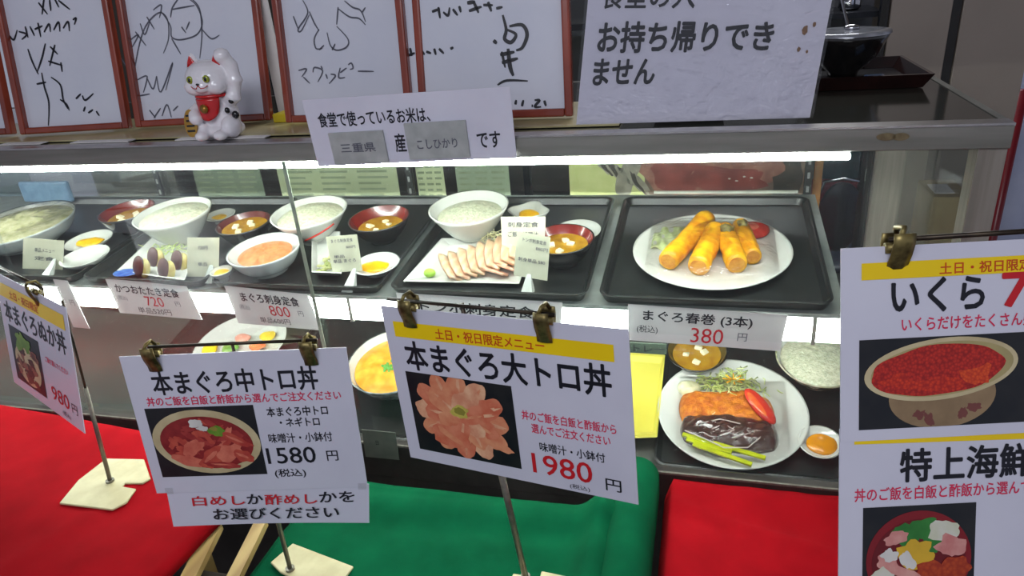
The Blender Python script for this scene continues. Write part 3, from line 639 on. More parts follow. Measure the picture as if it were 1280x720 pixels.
b.grid(lambda i,j:Vector((Lc.x-.028+.056*i,Lc.y-.03+.085*j,.008+.004*math.sin(i*14)*math.cos(j*11)+.002)),20,20)
put(b,'lettuce_leaf',mat('pale_lettuce',(190,206,140),(206,216,170),scale=40,rough=.4),t,'pale lettuce leaf at the left of the oval plate under the rolls','lettuce',solid=.0008)
b=MB()
def filmf(x0,x1,y0,y1,hh):
    return lambda i,j:Vector((x0+(x1-x0)*i,y0+(y1-y0)*j,.018+hh*(math.sin(math.pi*i)*math.sin(math.pi*j))**.6+.002*mnoise.noise(Vector((i*5,j*5,1)))))
b.grid(filmf(-r*.80,r*.80,-r*.75,r*.78,.026),24,24); put(b,'cling_film',WRAP,t,'clear cling film over the spring rolls','cling film')

# --- tray 2
t,r,h,p=bowl('rice_bowl',535,636,258,.072,'tall white rice bowl behind the pale sashimi','bowl',PORC,foot=.38,curve=.75)
fill(t,'cooked_rice','white rice in the tall bowl behind the sashimi','rice',r,h,RICE,.72,.2,.05,foot=.38,curve=.75)
t,r,p=plate('saucer',692,751,288,.012,'white saucer tucked behind the soup bowl on the sashimi tray','saucer',PORC)
def soup(u0,u1,v,label,l2,hh=.052,inner=LACR,outer=LACB,low=False,m=MISO,toflabel=None,fr=.62,gid=''):
    t,r,h,p=bowl('soup_bowl',u0,u1,v,hh,label,'bowl',outer,inner,low=low,foot=.45)
    fill(t,'miso_soup',l2,'soup',r,h,m,fr,.0,.01,n=40)
    if toflabel:
        rr=r*.5; pos=[(-rr*.7,-.1*rr),(rr*.5,.2*rr),(rr*.0,-rr*.8),(rr*.1,rr*.6)]
        chunks(t,'tofu_cube',toflabel,'tofu','tofu in '+label,pos,.0065,.012+(h-.012)*fr+.001,TOFU,seed=int(u0))
    return t
soup(661,743,298,'red lined soup bowl right of the sashimi plate','yellow miso soup right of the sashimi plate',toflabel='white tofu cube in the soup right of the sashimi')
t=None
# white sashimi plate (square)
def quadplate(px,label,m,z=.006,name='square_plate',lip=.008,rimm=None):
    cs=[base_at(u,v,z) for u,v in px]; c=sum(cs,Vector())/4; k=UK; n=Vector((0,-k,1)).normalized()
    base=base_at(*[sum(q)/4 for q in zip(*px)],z); base=c-n*z+n*TH
    base=c+n*TH
    t=thing(name,base,label,'plate',rot=RU); M=world_of(t).inverted(); q=[M@x for x in cs]; cc=sum(q,Vector())/4
    b=MB(); R0=[cc+(x-cc)*.72 for x in q]; R1=q; R2=[cc+(x-cc)*.95 for x in q]; R3=[cc+(x-cc)*.74 for x in q]
    vs=[]; 
    for ring,zz in ((R0,0),(R1,lip),(R2,lip+.0005),(R3,.004)):
        for x in ring: vs.append(Vector((x.x,x.y,zz)))
    fs=[(3,2,1,0)]+[(i*4+k2,i*4+(k2+1)%4,(i+1)*4+(k2+1)%4,(i+1)*4+k2) for i in range(3) for k2 in range(4)]+[(12,13,14,15)]
    o=b.add(vs,fs).build('body',m,t,bevel=.002); return t
t=quadplate([(503,355),(650,358),(672,300),(552,300)],'square white plate with pale sashimi slices','porc' and PORC)
SAS=mat('pale_sashimi',(232,198,164),(222,178,142),kind='wave',scale=22,rough=.3,coat=.4,sss=.1)
def slices(t,pts,ln,wd,th,m,label,group,name='sashimi_slice',rotz=0,dz=.0015,z0=.006,lean=.5):
    for k,(u,v,a) in enumerate(pts):
        c=local_px(t,u,v,z0+.01); b=MB(); M=Matrix.Translation((c.x,c.y,z0+.006+dz*k))@Matrix.Rotation(a,4,'Z')@Matrix.Rotation(lean,4,'Y')
        b.grid(lambda i,j:M@Vector((wd*(i-.5)*(1-.3*(2*j-1)**2),ln*(j-.5),.0025*math.cos((j-.5)*2.4)+.0008*math.sin(i*6))),6,10)
        put(b,name,m,t,label,'sashimi' if 'sashimi' in name else name.split('_')[-1],group,solid=th)
slices(t,[(562+11*k,332-2.4*k+.6*(k%2),.55-.06*k) for k in range(9)],.095,.036,.005,SAS,'pale pink sashimi slice fanned on the square white plate','sashimi fanned on the square plate')
slices(t,[(617,338,1.2),(634,334,1.1)],.05,.026,.004,mat('pink_sashimi',(230,180,152),(220,160,130),kind='wave',scale=22,rough=.3,coat=.4),'pinker sashimi slice folded at the front of the square plate','sashimi at the plate front')
c=local_px(t,537,341,.012)
put(MB().blob((c.x,c.y,.012),(.011,.009,.008),nz=.05,seed=2),'wasabi_ball',mat('wasabi',(160,200,70),(140,184,54),rough=.5,bump=.3),t,'green wasabi ball at the left front of the square plate','wasabi')
c=local_px(t,620,298,.02)
b=MB(); random.seed(8)
for k in range(60):
    x=c.x+random.gauss(0,.016); y=c.y+random.gauss(0,.012); a=random.uniform(0,6.3); z=.012+random.uniform(0,.016)
    b.tube([(x,y,z),(x+.012*math.cos(a),y+.012*math.sin(a),z+.004),(x+.022*math.cos(a+.4),y+.02*math.sin(a+.4),z-.002)],.0007,5)
put(b,'shredded_radish',mat('radish',(222,218,176),(206,200,150),rough=.4),t,'shredded white radish heaped behind the pale sashimi','radish',kind='stuff')
# petal dish
p=base_at(661,270,.02); t=thing('petal_dish',p+Vector((0,0,TH)),'small white petal shaped dish behind the price cards','dish',rot=RU); rr=rimr(636,687,p)
pf=lambda q:1+.13*math.cos(4*q+.5)
o,i=bowlprof(rr*.95,.03,.5,curve=.7)
MB().lathe(o+i,48,cap0=True,fn=pf).build('body',PORC,t,smooth=True)
put(MB().blob((0,0,.020),(rr*.5,rr*.4,.008),nz=.1,seed=4),'pickle_heap',YELP,t,'yellow pickle in the petal shaped dish','pickle',kind='stuff')

# price cards on small stands, inside the case
def small_card(c,label,lines,stand=None,m=None,y=None,low=False,thk=.0008):
    # c: corner pixels tl,tr,bl,br ; foot pixel -> y of the card
    sh=Sheet(*[onY(*q,y) for q in c]); t=thing('price_card',(sh.bl+sh.br)/2,label,'price card')
    card(sh,'sheet',m or mat('cream_card',(226,226,200),(218,218,190),rough=.4),t,th=thk)
    for ln in lines: text(sh,ln[0],ln[1],ln[2],ln[3],ln[4],ln[5] if len(ln)>5 else GREYINK,t,.012,d=.0007)
    if stand:
        f=onP(stand[0],stand[1],U0+.002,UK); 
        b=MB(); s=.011; vs=[Vector((f.x-s,f.y-s*.8,f.z)),Vector((f.x+s,f.y-s*.8,f.z)),Vector((f.x+s,f.y+s,f.z+.003)),Vector((f.x-s,f.y+s,f.z+.003)),Vector((f.x-.003,y+.002,f.z+.030)),Vector((f.x+.003,y+.002,f.z+.030))]
        b.add(vs,[(0,1,2,3),(0,4,5,1),(1,5,2),(3,4,0),(2,5,4,3)]); b.build('stand',mat('clear_plastic_stand',(190,194,188),(170,174,168),rough=.2),t,world=True)
    return t
small_card([(407,296),(446,293),(416,341),(453,338)],'cream price card on a clear stand before the red soup bowl',[('まぐろ刺身定食',.15,.85,.08,.18),('800円',.6,.9,.28,.36),('単品',.15,.5,.52,.6),('単品 まぐろ',.1,.85,.64,.74)],(436,363),y=.055)
small_card([(646,289),(688,297),(642,344),(684,351)],'cream price card on a clear stand at the right of the sashimi plate',[('トンボ刺身定食',.2,.9,.10,.19),('880円',.6,.95,.26,.34),('刺身単品 580',.1,.9,.55,.64)],(659,368),y=.05)
small_card([(626,271),(682,271),(628,322),(680,322)],'cream price card standing behind the other card at the sashimi plate',[('刺身定食',.15,.85,.12,.25),('ご飯・味噌汁',.15,.85,.35,.48)],None,y=.13)
small_card([(234,297),(274,297),(234,346),(273,346)],'cream price card beside the seared fish plate',[('720円',.35,.65,.2,.3),('単品',.35,.65,.62,.72)],(262,352),y=.05)
small_card([(29,297),(80,301),(28,336),(78,339)],'cream price card at the far left below the covered bowl',[('単品メニュー',.3,.8,.28,.42),('定食',.3,.8,.55,.68)],(58,347),y=.06)

# --- tray 3
t,r,h,p=bowl('rice_bowl',338,434,264,.066,'white rice bowl with red stripe behind the glass joint','bowl',PORC,foot=.4,curve=.7)
fill(t,'cooked_rice','white rice in the bowl with red stripe','rice',r,h,RICE,.78,.25,.05,foot=.4,curve=.7)
MB().tube([(r*(.4+.6*((z-.007)/(h-.007))**.7)*math.cos(a)*1.004,r*(.4+.6*((z-.007)/(h-.007))**.7)*math.sin(a)*1.004,z) for a,z in [(-1.45+.09*k,.022+.0022*k) for k in range(13)]],.0022,6).build('red_stripe',RT,t,smooth=True)
soup(435,512,272,'red lined soup bowl behind the small yellow pickle dish','yellow brown soup behind the pickle dish',toflabel='pale tofu cube in the soup behind the pickle dish',fr=.5)
t,r,h,p=bowl('pickle_dish',440,500,329,.022,'small round white dish of yellow pickle left of the sashimi','dish',PORCB,PORC,foot=.5)
put(MB().blob((-.004,-.003,.012),(r*.62,r*.5,.006),nz=.12,seed=5,flat=True),'yellow_pickle',YELP,t,'chopped yellow pickle in the round dish left of the sashimi','pickle',kind='stuff')
t=quadplate([(392,350),(430,352),(428,298),(392,296)],'white square dish with green vegetables right of the glass joint',PORC,lip=.02,name='square_dish')
b=MB(); random.seed(2)
c=local_px(t,408,330,.015)
for k in range(26): b.blob((c.x+random.uniform(-.016,.016),c.y+random.uniform(-.03,.03),.010+random.uniform(0,.005)),(.006,.004,.003),nu=8,nv=5)
put(b,'green_vegetables',mat('veg_mix',(124,136,66),(206,204,150),scale=70,rough=.5),t,'chopped green vegetables in the square dish','vegetables',kind='stuff')

# --- tray 4
t,r,h,p=bowl('rice_bowl',168,263,265,.078,'wide white rice bowl above the seared fish plate','bowl',PORC,foot=.36,curve=.8)
fill(t,'cooked_rice','white rice in the bowl above the seared fish','rice',r,h,RICE,.85,.2,.05,foot=.36,curve=.8)
soup(270,338,278,'dark red soup bowl behind the salmon bowl','yellow soup in the bowl behind the salmon',inner=mat('dark_red_lacquer',(92,34,30),rough=.2,coat=.4),toflabel='yellow fried tofu in the soup behind the salmon',fr=.72)
t,r,h,p=bowl('salmon_bowl',284,375,311,.050,'deep white bowl of orange salmon beside the glass joint','bowl',PORCB,PORC,foot=.5,curve=.45)
fill(t,'chopped_salmon','orange chopped salmon in the deep white bowl','salmon',r*.86,h,mat('salmon_orange',(240,140,90),(228,112,64),scale=80,rough=.35,bump=.5,bscale=240,coat=.3),.72,.16,.10,freq=110,foot=.5,curve=.45)
t,r,h,p=bowl('pickle_dish',256,294,268,.02,'small white dish between the rice bowl and the dark red bowl','dish',PORC,foot=.5)
put(MB().blob((-.003,-.003,.010),(r*.55,r*.45,.005),nz=.12,seed=5,flat=True),'yellow_pickle',YELP,t,'yellow pickle in the small dish behind the price card','pickle',kind='stuff')
t,r,h,p=bowl('pickle_dish',262,290,338,.024,'small yellow filled dish between seared fish and salmon bowl','dish',PORC,foot=.5)
put(MB().blob((0,0,.014),(r*.7,r*.7,.007),nz=.1,seed=6,flat=True),'yellow_pickle',YELP,t,'yellow pickle in the dish left of the salmon bowl','pickle',kind='stuff')
t=quadplate([(146,341),(232,354),(252,304),(192,298)],'white square plate with blue corner holding seared fish','PORC' and PORC)
bl=local_px(t,146,341,.009); b=MB(); b.blob((bl.x+.016,bl.y+.004,.0075),(.028,.016,.0012)); b.build('blue_corner',mat('blue_glaze',(40,84,170),(90,130,200),scale=60,rough=.15,coat=.5),t,smooth=True)
KAT=mat('seared_fish',(84,40,38),(62,26,28),scale=60,rough=.4); KS=mat('seared_edge',(196,184,110),(170,150,80),scale=70,rough=.4)
for k,(u,v) in enumerate(((172,333),(203,336),(190,322),(220,326))):
    c=local_px(t,u,v,.02); f=thing('seared_fish_slice',t.location,'thick dark red seared fish slice on the blue cornered plate','fish','seared fish slices on the blue cornered plate',rot=t.rotation_euler)
    M=Matrix.Translation((c.x,c.y,.016))@Matrix.Rotation(-.35,4,'Z')@Matrix.Rotation(-.45,4,'X')
    MB().blob((0,0,.004),(.019,.006,.021),M=None).build('meat',KAT,f,smooth=True).matrix_local=M
    MB().blob((.012,.006,.002),(.017,.007,.020)).build('pale_edge',KS,f,smooth=True).matrix_local=M
b=MB(); random.seed(12)
c=local_px(t,205,312,.02)
for k in range(60):
    x=c.x+random.gauss(0,.022); y=c.y+random.gauss(0,.014); a=random.uniform(0,6.3); z=.010+random.uniform(0,.014)
    b.tube([(x,y,z),(x+.012*math.cos(a),y+.012*math.sin(a),z+.003)],.001,5)
put(b,'green_onion_shreds',SHREDM,t,'green and pale shreds behind the seared fish','garnish',kind='stuff')

# --- tray 5
soup(124,192,263,'red lined soup bowl at the far left behind the pickle dish','brown soup in the far left red bowl',toflabel='tofu cube in the far left soup',fr=.55)
t,r,p=plate('side_dish_plate',83,139,300,.018,'small white plate of yellow orange pickle at the left','plate',PORC)
put(MB().blob((.002,-.002,.010),(r*.6,r*.45,.006),nz=.15,seed=5,flat=True),'orange_pickle',YELP,t,'yellow orange pickle on the small left plate','pickle',kind='stuff')
t,r,p=plate('side_dish_plate',77,135,320,.020,'empty white plate in front of the left pickle plate','plate',PORC)
t,r,h,p=bowl('covered_bowl',-40,88,278,.052,'wide white bowl under cling film at the far left','bowl',PORCB,PORC,foot=.6,curve=.35)
fill(t,'bowl_food','pale food in the wide film covered bowl','food',r,h,mat('pale_food',(196,190,156),(160,160,110),scale=60,rough=.5,bump=.5),.8,.1,.08,foot=.6,curve=.35)
MB().lathe([(r*1.01,h-.006),(r*1.01,h+.001),(r*.8,h+.003),(r*.4,h+.001),(0,h+.002)],40).build('film_cover',WRAP,t,smooth=True)
q=onP(30,262,U0+.03,UK); tag(B(q.x-.1,q.x+.06,.372,.385,1.10,1.155).build('blue_box',mat('pale_blue_box',(110,140,168),(92,122,150),rough=.4),bevel=.006),'pale blue box behind the film covered bowl','box')

# --- shelf edge price strips
def strip(c,label,lines,grp=None):
    sh=Sheet(*[onY(*q,y) for q,y in zip(c,(.0108,.0108,.0032,.0032))]); t=thing('price_strip',(sh.bl+sh.br)/2,label,'price card')
    card(sh,'sheet',PAPER2,t,th=.0008)
    for ln in lines: text(sh,ln[0],ln[1],ln[2],ln[3],ln[4],ln[5],t,ln[6] if len(ln)>6 else .02,d=.0006)
    return t
K,G_,RD_=BLACKINK,GREYINK,REDINK
strip([(785,380),(985,394),(785,425),(975,439)],'white price strip for the 380 yen spring rolls',[('まぐろ春巻 (3本)',.10,.80,.12,.46,K,.03),('(税込)',.06,.20,.55,.78,K,.0),('380',.42,.63,.52,.93,RD_,.0),('円',.72,.78,.58,.80,G_,.0)])
strip([(495,366),(703,378),(505,412),(700,424)],'white price strip for the sashimi set, behind the tuna sign clips',[('トンボ刺身定食',.14,.84,.16,.48,K,.03),('(税込)',.1,.22,.6,.8,G_,.0),('880',.44,.64,.58,.95,RD_,.0)])
strip([(280,357),(384,368),(298,404),(402,413)],'white price strip of 800 yen left of the glass joint',[('まぐろ刺身定食',.16,.86,.12,.38,K,.03),('(税込)',.1,.22,.46,.62,G_,.0),('800',.46,.70,.42,.70,RD_,.0),('円',.80,.86,.5,.64,G_,0),('単品600円',.30,.66,.76,.92,K,.0)])
strip([(131,348),(233,358),(150,391),(253,400)],'white price strip of 720 yen at the left',[('かつおたたき定食',.08,.86,.12,.38,K,.03),('(税込)',.06,.18,.46,.62,G_,.0),('720',.40,.62,.42,.70,RD_,.0),('円',.76,.82,.5,.64,G_,0),('単品520円',.26,.66,.76,.94,K,.0)])
strip([(66,349),(84,351),(92,409),(112,411)],'white price strip partly behind the leftmost sign',[('円',.5,.8,.4,.52,G_,.0)])
# small sign in the lower compartment
a=onY(787,428,.03); c=onY(833,443,.03); sh=Sheet((a.x,.03,a.z),(c.x,.03,a.z),(a.x,.03,c.z),(c.x,.03,c.z))
t=thing('shelf_label',(a.x,.03,c.z),'dark green label above the yellow dish','label'); card(sh,'sheet',mat('dark_green_label',(70,84,72),rough=.4),t); text(sh,'トレー',.1,.95,.2,.85,BLACKINK,t,.03)

# ------------------------------------------------------------------ lower deck
t,r,p=plate('curry_plate',825,1004,513,.022,'large round white plate of breaded cutlet with dark sauce','plate',PORC,low=True)
CUT=mat('breadcrumb',(224,136,30),(186,92,16),scale=90,rough=.6,bump=1,bscale=350)
c=local_px(t,905,507,.018); M=Matrix.Rotation(.06,3,'Z')
pts=[]
def hump(cx,cy,w,d,z,hh,seed,am,fr=20):
    def f(i,j):
        a=2*i-1; q=2*j-1; x=w/2*a*(1-.10*q*q); y=d/2*q*(1-.12*a*a)+.010*mnoise.noise(Vector((a*1.3,seed,0))) ; e=max(0,(1-abs(a)**4))*max(0,(1-abs(q)**4))
        return Vector((cx+x,cy+y,z+hh*e**.5+am*mnoise.noise(Vector((x*fr*4,y*fr*4,seed)))*(e**.3)))
    return f
b=MB(); b.grid(hump(c.x+.004,c.y-.006,.168,.085,.008,.020,5,.004),50,30)
put(b,'breaded_cutlet',CUT,t,'orange brown breaded cutlet on the round plate','cutlet',solid=.004)
for k in range(5):
    pass
SAU=mat('dark_sauce',(74,46,42),(54,32,30),scale=50,rough=.12,coat=.8,bump=.5,bscale=90)
c2=local_px(t,908,534,.018)
c2=local_px(t,911,537,.022); b=MB(); b.grid(hump(c2.x,c2.y,.168,.074,.009,.023,9,.006,14),50,30)
put(b,'brown_sauce',SAU,t,'glossy dark brown sauce over the front of the cutlet','sauce',kind='stuff',solid=.003)
b=MB()
for pl in ([(856,538),(880,548),(905,560),(935,560),(950,548)],[(872,530),(900,524),(925,530),(938,542),(915,548)],[(890,536),(905,530),(918,538),(900,545)]):
    b.tube([local_px(t,u,v,.033)+Vector((0,0,.0005*k)) for k,(u,v) in enumerate(pl)],.0011,6)
put(b,'cream_swirl',mat('cream_line',(214,200,196),rough=.3),t,'thin cream lines swirled on the dark sauce','cream')
b=MB(); random.seed(11); c=local_px(t,912,478,.02)
for k in range(150):
    x=c.x+random.gauss(0,.026); y=c.y+random.gauss(0,.016); a=random.uniform(0,6.3); z=.010+random.uniform(0,.020)*max(0,1-abs(x-c.x)/.06)
    b.tube([(x,y,z),(x+.012*math.cos(a),y+.012*math.sin(a),z+.003),(x+.022*math.cos(a+.5),y+.022*math.sin(a+.5),z)],.0012,5)
put(b,'shredded_cabbage',mat('cabbage',(186,206,104),(222,226,170),scale=60,rough=.4),t,'shredded green cabbage behind the cutlet','cabbage',kind='stuff')
b=MB(); c=local_px(t,917,474,.03)
for k in range(8): a=k*.8; b.tube([(c.x,c.y,.028),(c.x+.02*math.cos(a),c.y+.014*math.sin(a),.031)],.0016,5)
put(b,'corn_garnish',YELP,t,'yellow garnish strips on top of the cabbage','garnish')
c=local_px(t,950,508,.032); M=Matrix.Rotation(.35,3,'Y')@Matrix.Rotation(.65,3,'Z')
tw=thing('tomato_wedge',t.location,'large red tomato wedge on the right of the cutlet plate','tomato',rot=t.rotation_euler)
MB().blob((c.x,c.y,.033),(.018,.042,.009),M=M).build('flesh',RT,tw,smooth=True); MB().blob((c.x-.004,c.y-.002,.039),(.011,.030,.0045),M=M).build('pulp',mat('tomato_orange',(228,112,50),(220,80,44),scale=80,rough=.25),tw,smooth=True)
c=local_px(t,861,484,.018); put(MB().blob((c.x,c.y,.014),(.022,.020,.014),nz=.1,seed=3),'potato_salad',mat('potato_salad',(226,222,190),(206,204,160),scale=90,rough=.4,bump=.4),t,'pale potato salad mound at the back left of the cutlet plate','salad')
YG=mat('fluor_stick',(206,214,20),(186,198,20),scale=60,rough=.2,coat=.6)
for (a,c_,l) in (((853,543),(957,573),'longest'),((866,556),(940,582),'middle'),((858,549),(915,566),'shortest')):
    A=local_px(t,*a,.026); C=local_px(t,*c_,.026); A.z=C.z=.0265+(.002 if l=='middle' else 0)
    dd=(C-A).normalized(); pp=Vector((-dd.y,dd.x,0))*.0042; up=Vector((0,0,.0025))
    b=MB(); b.add([A-pp-up,A+pp-up,C+pp-up,C-pp-up,A-pp+up,A+pp+up,C+pp+up,C-pp+up],[(3,2,1,0),(4,5,6,7),(0,1,5,4),(1,2,6,5),(2,3,7,6),(3,0,4,7)])
    put(b,'yellow_stick',YG,t,'%s of the bright yellow green sticks at the front of the cutlet plate'%l,'stick',smooth=False,bevel=.0012)
b=MB(); b.grid(lambda i,j:Vector((-r*.72+r*1.44*i,-r*.78+r*1.4*j,.020+.024*(math.sin(math.pi*i)*math.sin(math.pi*j))**.6+.003*mnoise.noise(Vector((i*6,j*6,4))))),24,24)
put(b,'cling_film',WRAP,t,'clear cling film over the cutlet and sauce','cling film')
soup(834,908,438,'dark soup bowl behind the cutlet plate, under the 380 yen strip','miso soup behind the cutlet plate',hh=.042,inner=mat('olive_lacquer',(92,76,30),rough=.2),low=True,toflabel='tofu cube in the soup behind the cutlet plate')
PAT=mat('patterned_bowl',(196,184,164),(128,132,96),scale=45,rough=.2,coat=.4)
t,r,h,p=bowl('rice_bowl',973,1078,446,.062,'patterned beige rice bowl at the right of the lower deck','bowl',PAT,PORC,low=True,foot=.4,curve=.7)
fill(t,'cooked_rice','white rice in the patterned bowl','rice',r,h,RICE,.85,.3,.05,foot=.4,curve=.7)
t,r,h,p=bowl('pickle_dish',999,1052,552,.022,'small white dish of orange pickle right of the cutlet plate','dish',PORC,low=True,foot=.5)
put(MB().blob((.003,-.002,.014),(r*.68,r*.66,.006),nz=.05,seed=5,flat=True),'orange_pickle',mat('orange_sauce',(232,150,10),(220,136,8),rough=.25,coat=.4),t,'orange pickle in the small dish right of the cutlet plate','pickle',kind='stuff')
# yellow dish
cs=[(787,444),(832,447),(822,551),(786,556)]
P=[base_at(u,v,.014,True) for u,v in cs]; P[0].x-=.035; P[3].x-=.035
c0=sum(P,Vector())/4; n=Vector((0,-LK,1)).normalized(); t=thing('yellow_dish',c0+n*.012,'pale yellow rectangular plastic dish right of the tuna sign','dish',rot=RL)
q=[world_of(t).inverted()@x for x in P]; cc=sum(q,Vector())/4; b=MB(); vs=[]
for sc_,z in ((.8,0),(1,.011),(.93,.0115),(.82,.004)):
    for x in q: vs.append(Vector((cc.x+(x.x-cc.x)*sc_,cc.y+(x.y-cc.y)*sc_,z)))
b.add(vs,[(0,1,2,3)]+[(i*4+k,i*4+(k+1)%4,(i+1)*4+(k+1)%4,(i+1)*4+k) for i in range(3) for k in range(4)]+[(12,13,14,15)])
YD=mat('yellow_plastic',(216,206,86),(206,194,76),scale=12,rough=.3,sss=.1); o=b.build('body',YD,t,bevel=.006,subd=0)
# bowl with egg and green onion
BLU=mat('dark_blue_pattern',(176,186,184),(40,58,62),scale=38,rough=.15,coat=.5)
t,r,h,p=bowl('donburi_bowl',433,548,450,.075,'dark patterned bowl of egg and green onion between the two front signs','bowl',BLU,PORC,low=True,foot=.42,curve=.5)
fill(t,'egg_topping','yellow orange egg in the dark patterned bowl','egg',r,h,mat('egg_orange',(234,176,60),(222,140,30),scale=50,rough=.3,coat=.4,bump=.3),.74,.12,.06,foot=.42,curve=.5)
b=MB(); random.seed(6); 
c=local_px(t,487,462,.06)
for k in range(40):
    a=random.uniform(0,6.28); b.lathe([(.0028,0),(.0028,.003),(.0015,.003),(.0015,0)],8,center=(c.x+random.gauss(0,.008),c.y+random.gauss(0,.006),.062+random.uniform(0,.006)))
put(b,'green_onion',mat('onion_green',(70,150,60),(120,180,80),scale=60,rough=.4),t,'chopped green onion on the egg bowl','onion',kind='stuff')
# flower plate
t,r,p=plate('patterned_plate',241,358,430,.026,'white plate with yellow and green pieces behind the left front sign','plate',PORC,low=True,foot=.45)
random.seed(21)
for k,(u,v,m,l,cat) in enumerate(((262,437,'yellow_egg','yellow egg piece at the left of the patterned plate','egg'),(303,424,'pink_ham','pink slice in the middle of the patterned plate','ham'),(335,421,'yellow_egg','yellow egg piece at the right of the patterned plate','egg'),(288,436,'leaf_green','green leaf at the front of the patterned plate','leaf'),(322,434,'ham_orange','orange slice at the front of the patterned plate','carrot'))):
    mm={'yellow_egg':((238,206,30),(226,186,20)),'pink_ham':((234,178,156),(222,150,130)),'leaf_green':((90,150,60),(130,170,80)),'ham_orange':((222,120,60),(206,90,40))}[m]
    c=local_px(t,u,v,.014); put(MB().blob((c.x,c.y,.014+.001*k),(.021,.017,.006),nz=.15,seed=k),{'egg':'egg_piece','ham':'pink_slice','leaf':'green_leaf','carrot':'orange_slice'}[cat],mat(m,*mm,scale=60,rough=.4),t,l,cat)
# grey card at the lower glass
sh=Sheet(*[onY(*q,-.018) for q in ((452,537),(494,541),(457,571),(499,575))]); t=thing('grey_card',sh.bl,'small grey card on the bottom rail between the two front signs','card'); card(sh,'sheet',mat('grey_card',(128,132,120),(116,120,110),rough=.5),t); text(sh,'日',.38,.46,.35,.5,BLACKINK,t,.01)
# dark brown shelf board seen at the lower left
tag(B(-1.62,-1.15,.30,.44,.83,.875).build('brown_box',mat('brown_box',(78,52,40),(62,42,34),scale=8,rough=.5),bevel=.004),'dark brown flat box at the back left of the lower deck','box')

# ------------------------------------------------------------------ cloth covered stands before the case
def cloth_box(name,label,x0,x1,y0,y1,zt,zb,m,folds,seed,rise=None,rot=0,corner=.02,cat='cloth',right=.16):
    nu,nv=90,60; b=MB()
    def f(i,j):
        # j: 0..1 runs from the back edge over the top to the front; i across; both overhang
        i2=-.16+(1.16+right)*i; j2=-.10+1.2*j
        x=x0+(x1-x0)*min(1,max(0,i2)); y=y1+(y0-y1)*min(1,max(0,j2)); z=zt
        ox=max(0,-i2)+max(0,i2-1); oy=max(0,-j2)+max(0,j2-1)
        z-= (ox*(x1-x0)*1.6+oy*(y1-y0)*1.5)
        x+= (.012+.02*ox)*(1 if i2>1 else -1 if i2<0 else 0)*min(1,ox*20); y+= .008*(-1 if j2>1 else 1 if j2<0 else 0)*min(1,oy*20)
        for (cx,cy,dx,dy,w_,am) in folds:
            s=(x-cx)*(-dy)+(y-cy)*dx; z+=am*math.exp(-(s/w_)**2)
        z+=.0025*mnoise.noise(Vector((x*9,y*9,seed)))+.0012*mnoise.noise(Vector((x*30,y*30,seed)))
        if rise: z+=rise(x,y)
        return Vector((x,y,z))
    b.grid(f,nu,nv); o=b.build(name,m,smooth=True,solid=.003); tag(o,label,cat)
    if rot:
        c=Vector(((x0+x1)/2,(y0+y1)/2,0)); Mx=Matrix.Translation(c)@Matrix.Rotation(rot,4,'Z')@Matrix.Translation(-c); o.data.transform(Mx)
    return o
S=math.sin
cloth_box('red_cloth','red felt cloth over the stand under the cutlet plate at the right',-.040,.52,-.62,-.034,.742,.5,REDC,[(.05,-.12,.95,-.3,.012,.006),(-.02,-.2,.3,-.95,.014,.006),(.1,-.3,.6,-.8,.03,.005),(.15,-.10,1,.1,.03,-.006)],1)
cloth_box('red_cloth','red felt cloth over the stand at the left, under the far left sign',-1.75,-.752,-.75,-.10,.797,.5,REDC,[(-.9,-.4,.7,.7,.05,.004),(-1.2,-.3,.9,-.3,.05,.004),(-.95,-.25,.2,.9,.02,.003)],2,rot=R(-5),right=.012)
cloth_box('green_cloth','green felt cloth over the middle stand below the tuna sign',-.655,-.115,-.70,-.125,.742,.5,GREENC,[(-.35,-.165,.99,.05,.022,.010),(-.35,-.21,.99,.08,.02,-.004),(-.5,-.3,.6,-.6,.02,.003)],3,rise=lambda x,y:.035*max(0,min(1,(x+.20)/.05))*math.exp(-((x+.145)/.035)**2)*1.0)
t=thing('cloth_roll',(-.10,-.2,0),'rolled green cloth hanging at the right end of the middle stand','cloth')
b=MB(); b.grid(lambda i,j:Vector((-.098+.034*math.cos(3.3-3.6*i)-.0,-.045-.45*j,.752+.040*math.sin(3.3-3.6*i)-.30*max(0,i-.85)-.012*j)),24,12)
b.build('fold',GREENC,t,smooth=True,world=True,solid=.003)
# stands under the cloths and the carton strips between them
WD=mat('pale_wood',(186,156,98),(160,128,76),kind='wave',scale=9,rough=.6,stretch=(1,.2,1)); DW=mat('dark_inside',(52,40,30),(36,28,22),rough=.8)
for (x0,x1,y0,y1,z1,l) in ((-.03,.505,-.6,-.05,.728,'wooden stand under the right red cloth'),(-.63,-.13,-.68,-.14,.727,'wooden stand under the green cloth')):
    t=thing('wooden_stand',((x0+x1)/2,(y0+y1)/2,0),l,'stand'); B(x0,x1,y0,y1,z1-.02,z1).build('board',WD,t,world=True)
    for x in (x0+.01,x1-.04):
        for y in (y0+.01,y1-.04): B(x,x+.03,y,y+.03,0,z1-.02).build('leg',WD,t,world=True)
t=thing('wooden_stand',(-1.2,-.43,0),'wooden stand under the left red cloth','stand')
B(-1.66,-.83,-.62,-.22,.755,.775).build('board',WD,t,world=True)
for x in (-1.65,-.87):
    for y in (-.6,-.27): B(x,x+.03,y,y+.03,0,.755).build('leg',WD,t,world=True)
t=thing('wooden_crate',(-.70,-.48,0),'open wooden crate with pale rails between the red and green cloths','crate')
